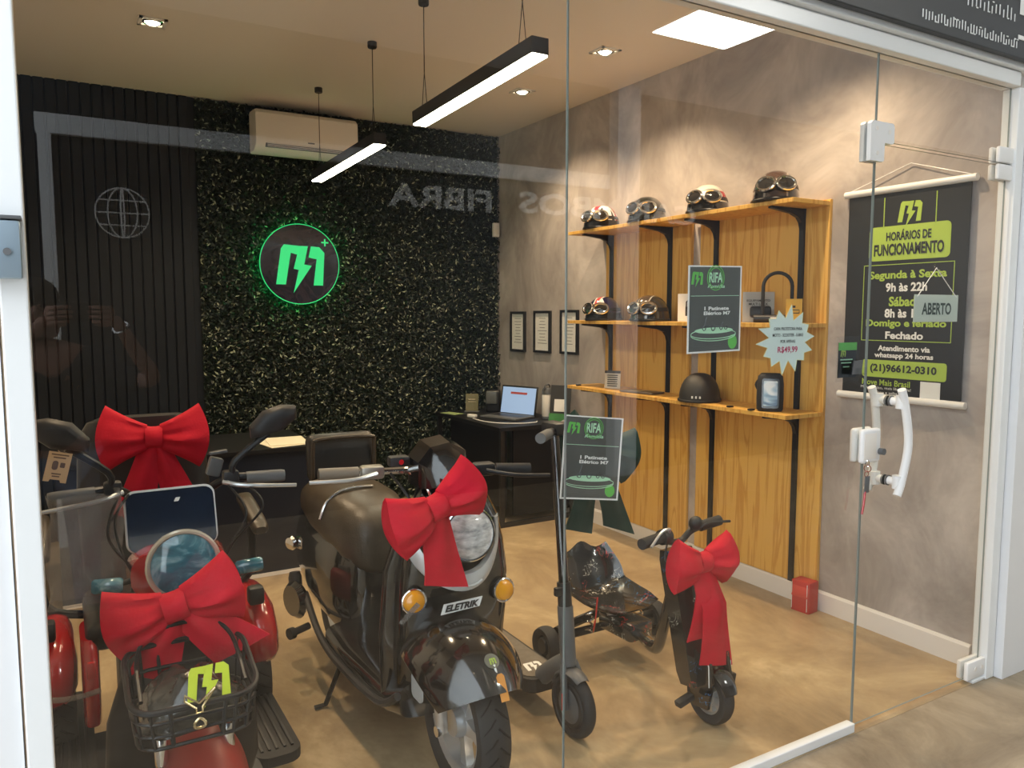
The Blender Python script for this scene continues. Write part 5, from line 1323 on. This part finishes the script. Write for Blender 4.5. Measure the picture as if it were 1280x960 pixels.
# top patch fitting joining door, side pane and transom
pf = thing('patch_fitting', 'white corner patch fitting joining the glass door and fixed pane', 'glass fitting', (2.29, GY, 1.90))
for sy in (-1, 1):
    m_ = MB(); yb = GY + sy * .0125
    m_.prism([(p[0], p[1]) for p in [(-.052, -.075), (.012, -.075), (.018, -.070), (.018, -.016), (.060, -.016), (.066, -.010), (.066, .040), (.058, .048), (-.044, .048), (-.052, .040)]], (2.282, yb + .0075, 1.973), (1, 0, 0), (0, 0, 1), .015)
    obj('cover_plate', m_, M_whitepl, pf, smooth=0)
    for dx, dz in ((-.025, .025), (.040, .02), (-.018, -.05)):
        obj('screw_cap', MB().cyl((2.282 + dx, yb - .0078, 1.973 + dz), (2.282 + dx, yb + .0102 if sy > 0 else yb - .0095, 1.973 + dz), .007, seg=12), M_acw, pf)
pt = thing('top_pivot', 'white split pivot fitting at the jamb above the glass door', 'glass fitting', (3.02, GY, 1.90))
for z0, z1 in ((1.902, 1.958), (1.963, 2.020)):
    for sy in (-1, 1): obj('cover_plate', MB().box((3.012, GY + sy * .013, (z0 + z1) / 2), (.095, .016, z1 - z0), bev=.006), M_whitepl, pt)
bp_ = thing('floor_pivot', 'white pivot shoe at the foot of the glass door', 'glass fitting', (3.03, GY, 0))
for sy in (-1, 1): obj('cover_plate', MB().box((3.005, GY + sy * .014, .052), (.13, .018, .072), bev=.006), M_whitepl, bp_)
obj('floor_plate', MB().box((3.02, GY, .006), (.09, .05, .011), bev=.002), M_alu, bp_)
obj('screw_cap', MB().cyl((2.99, GY - .022, .055), (2.99, GY - .025, .055), .008, seg=12), M_acw, bp_)
for sx_ in (3.035,): obj('screw_cap', MB().cyl((sx_, GY - .022, .055), (sx_, GY - .025, .055), .008, seg=12), M_acw, bp_)
# grey lock box on the left jamb
gb = thing('access_box', 'pale blue-grey control box fixed on the left jamb', 'control box', (-.085, GY - .05, 1.475))
obj('case', MB().box((-.095, GY - .055, 1.524), (.105, .035, .095), bev=.004), mat('blue_grey_metal', (.34, .44, .52), .3, .4), gb)
obj('cover_lip', MB().box((-.095, GY - .055, 1.576), (.110, .040, .006), bev=.001), M_grey, gb)
obj('screw', MB().cyl((-.062, GY - .073, 1.52), (-.062, GY - .076, 1.52), .006, seg=12), M_grey, gb)

# lettering on the fascia sign
sgb = MB()
random.seed(11)
text('fascia_text', '( jardinandrezinho )', M_whitep, sg, (3.03, GY - .0935, ZT + .165), (1, 0, 0), (0, 0, 1), .40, .032, -.012) if False else None
def strokes(x0, x1, z0, hgt, n):
    m_ = MB()
    for k in range(n):
        xx = x0 + (x1 - x0) * k / (n - 1); h_ = hgt * random.uniform(.55, 1.0)
        m_.box((xx, GY - .0865, z0 + h_ / 2 + random.choice((0, 0, hgt * .12))), (.0035, .002, h_))
        if random.random() < .25: m_.box((xx + .006, GY - .0865, z0 + hgt * random.choice((.05, .9))), (.010, .002, .0035))
    return m_
obj('faint_lettering', strokes(2.365, 2.907, 2.330, .032, 34), M_whitep, sg, smooth=0)
obj('faint_lettering', strokes(2.605, 2.886, 2.415, .042, 13), M_whitep, sg, smooth=0)
obj('white_bar', B(2.915, 3.2, GY - .0875, GY - .0855, 2.362, 2.376), M_whitep, sg, smooth=0)
obj('white_bar', B(2.918, 3.2, GY - .0875, GY - .0855, 2.445, 2.50), M_whitep, sg, smooth=0)

# ================================================================ the photographer, seen only as a reflection
def skinned(name, pts, edges, rad, m, parent, root=0, sub=2):
    me = bpy.data.meshes.new(name)
    inv = MW[parent].inverted()
    me.from_pydata([tuple(inv @ Vector(q)) for q in pts], edges, []); me.materials.append(m)
    o = bpy.data.objects.new(name, me); COL.objects.link(o); o.parent = parent; MW[o] = MW[parent]
    o.modifiers.new('skin', 'SKIN').use_smooth_shade = True
    for i, rr in enumerate(rad):
        sv_ = me.skin_vertices[0].data[i]; sv_.radius = rr if isinstance(rr, tuple) else (rr, rr); sv_.use_root = (i == root)
    ss = o.modifiers.new('subsurf', 'SUBSURF'); ss.levels = sub; ss.render_levels = sub
    return o
PX, PY = -.03, -.68
pe = thing('person', 'person in dark T-shirt and jeans holding up a phone, mirrored in the glass', 'person', (PX, PY, 0))
def q(*a): return (PX + a[0], PY + a[1], a[2])
hips = [q(0, 0, .80), q(0, 0, .92), q(0, 0, 1.08), q(-.01, .0, 1.22), q(-.03, .03, 1.30), q(-.04, .06, 1.38), q(-.04, .07, 1.46), q(-.04, .06, 1.51)]
armR = [q(.15, .0, 1.215), q(.30, .07, 1.12), q(.40, .15, 1.13), q(.33, .23, 1.24), q(.265, .30, 1.355), q(.235, .335, 1.40)]
armL = [q(-.17, .0, 1.215), q(-.27, .06, 1.10), q(-.30, .13, 1.06), q(-.18, .24, 1.22), q(-.04, .30, 1.345), q(.0, .335, 1.40)]
legR = [q(.09, 0, .74), q(.10, .02, .44), q(.10, .0, .07), q(.10, .12, .035)]
legL = [q(-.09, 0, .74), q(-.10, .02, .44), q(-.10, .0, .07), q(-.10, .12, .035)]
P_ = hips + armR + armL + legR + legL
E_ = [(0, 1), (1, 2), (2, 3), (3, 4), (4, 5), (5, 6), (6, 7), (3, 8), (8, 9), (9, 10), (10, 11), (11, 12), (12, 13), (3, 14), (14, 15), (15, 16), (16, 17), (17, 18), (18, 19),
      (0, 20), (20, 21), (21, 22), (22, 23), (0, 24), (24, 25), (25, 26), (26, 27)]
R0 = [.12, .115, .12, .11, .048, .075, .083, .05, .058, .045, .038, .034, .026, .026, .058, .045, .038, .034, .026, .026, .085, .058, .04, .035, .085, .058, .04, .035]
body = skinned('body', P_, E_, R0, M_skin, pe)
M_tee = mat('charcoal_tee', (.012, .013, .018), .8)
skinned('tshirt', hips[:4] + armR[:2] + [Vector(armR[1]).lerp(Vector(armR[2]), .6)] + armL[:2] + [Vector(armL[1]).lerp(Vector(armL[2]), .6)], [(0, 1), (1, 2), (2, 3), (3, 4), (4, 5), (5, 6), (3, 7), (7, 8), (8, 9)],
        [.135, .13, .135, .122, .07, .062, .06, .07, .062, .06], M_tee, pe)
skinned('jeans', [hips[0]] + legR[:3] + legL[:3], [(0, 1), (1, 2), (2, 3), (0, 4), (4, 5), (5, 6)], [.135, .097, .07, .052, .097, .07, .052], mat('blue_jeans', (.10, .14, .21), .8), pe)
hx, hy, hz = PX - .04, PY + .065, 1.44
obj('hair', MB().ell((hx, hy - .02, hz + .045), (.092, .10, .085), seg=20, rings=12), mat('dark_hair', (.012, .010, .009), .6), pe)
obj('nose', MB().ell((hx, hy + .088, hz - .012), (.013, .02, .022)), M_skin, pe)
obj('mouth', MB().ell((hx, hy + .074, hz - .052), (.024, .008, .006)), mat('lips', (.22, .08, .07), .5), pe)
for sx in (-1, 1):
    obj('ear', MB().ell((hx + sx * .083, hy - .005, hz - .005), (.010, .02, .03)), M_skin, pe)
    obj('eye', MB().ell((hx + sx * .032, hy + .072, hz + .008), (.012, .008, .008)), mat('eye_dark', (.03, .02, .02), .2), pe)
gm = MB()
for sx in (-1, 1):
    gm.tube([(hx + sx * .035 + .026 * math.cos(a_), hy + .090, hz + .006 + .019 * math.sin(a_)) for a_ in [2 * PI * k / 20 for k in range(20)]], .003, 6, True)
    gm.tube([(hx + sx * .061, hy + .09, hz + .01), (hx + sx * .086, hy + .0, hz + .012)], .0025, 6)
gm.tube([(hx - .009, hy + .092, hz + .01), (hx + .009, hy + .092, hz + .01)], .0025, 6)
obj('glasses', gm, M_black, pe)
# hands: palm, four fingers and a thumb round the phone
phc = Vector((PX + .118, PY + .352, 1.425))
for sx, wr in ((1, armR[-1]), (-1, armL[-1])):
    wv = Vector(wr); edge_x = phc.x + sx * .078
    hm2 = MB(); pc2 = Vector((edge_x + sx * .020, PY + .335, 1.405))
    hm2.ell(pc2, (.024, .022, .045), (0, sx * .25, 0), 14, 10)
    for k in range(4):
        zb = 1.438 - k * .019; ln = (.062, .070, .066, .052)[k]
        hm2.tube([(edge_x + sx * .028, PY + .340, zb - .006), (edge_x + sx * .020, PY + .374, zb), (edge_x - sx * (ln * .35), PY + .378, zb + .004), (edge_x - sx * ln * .72, PY + .366, zb + .005)], [.0095, .009, .0085, .0065], 8, smooth=3)
    hm2.tube([(edge_x + sx * .026, PY + .325, 1.385), (edge_x + sx * .006, PY + .330, 1.372), (edge_x - sx * .028, PY + .336, 1.378)], [.012, .0105, .008], 8, smooth=4)
    obj('hand', hm2, M_skin, pe, smooth=60)
obj('wristwatch', MB().torus(Vector(armR[4]).lerp(Vector(armR[5]), .1), Vector(armR[5]) - Vector(armR[3]), .030, .006, 20, 6), M_chrome, pe)
for sx in (-1, 1):
    obj('shoe', MB().loft([sup((PX + sx * .10, PY + y_, z_), a_, b_, (1, 0, 0), (0, 0, 1), 2.6, 18) for y_, z_, a_, b_ in ((-.07, .045, .03, .035), (-.05, .05, .042, .05), (.06, .045, .046, .045), (.15, .032, .04, .032), (.18, .025, .02, .02))]), M_rubber, pe, smooth=60)
ph = thing('mobile_phone', 'black mobile phone held sideways in both hands of the person', 'phone', (phc.x, phc.y, phc.z - .038))
obj('phone_case', MB().box(phc, (.155, .009, .076), bev=.004), M_black, ph)
for dz in (-.016, .016): obj('camera_lens', MB().cyl(phc + Vector((-.058, .0045, dz)), phc + Vector((-.058, .0065, dz)), .009, seg=16), M_gloss, ph)
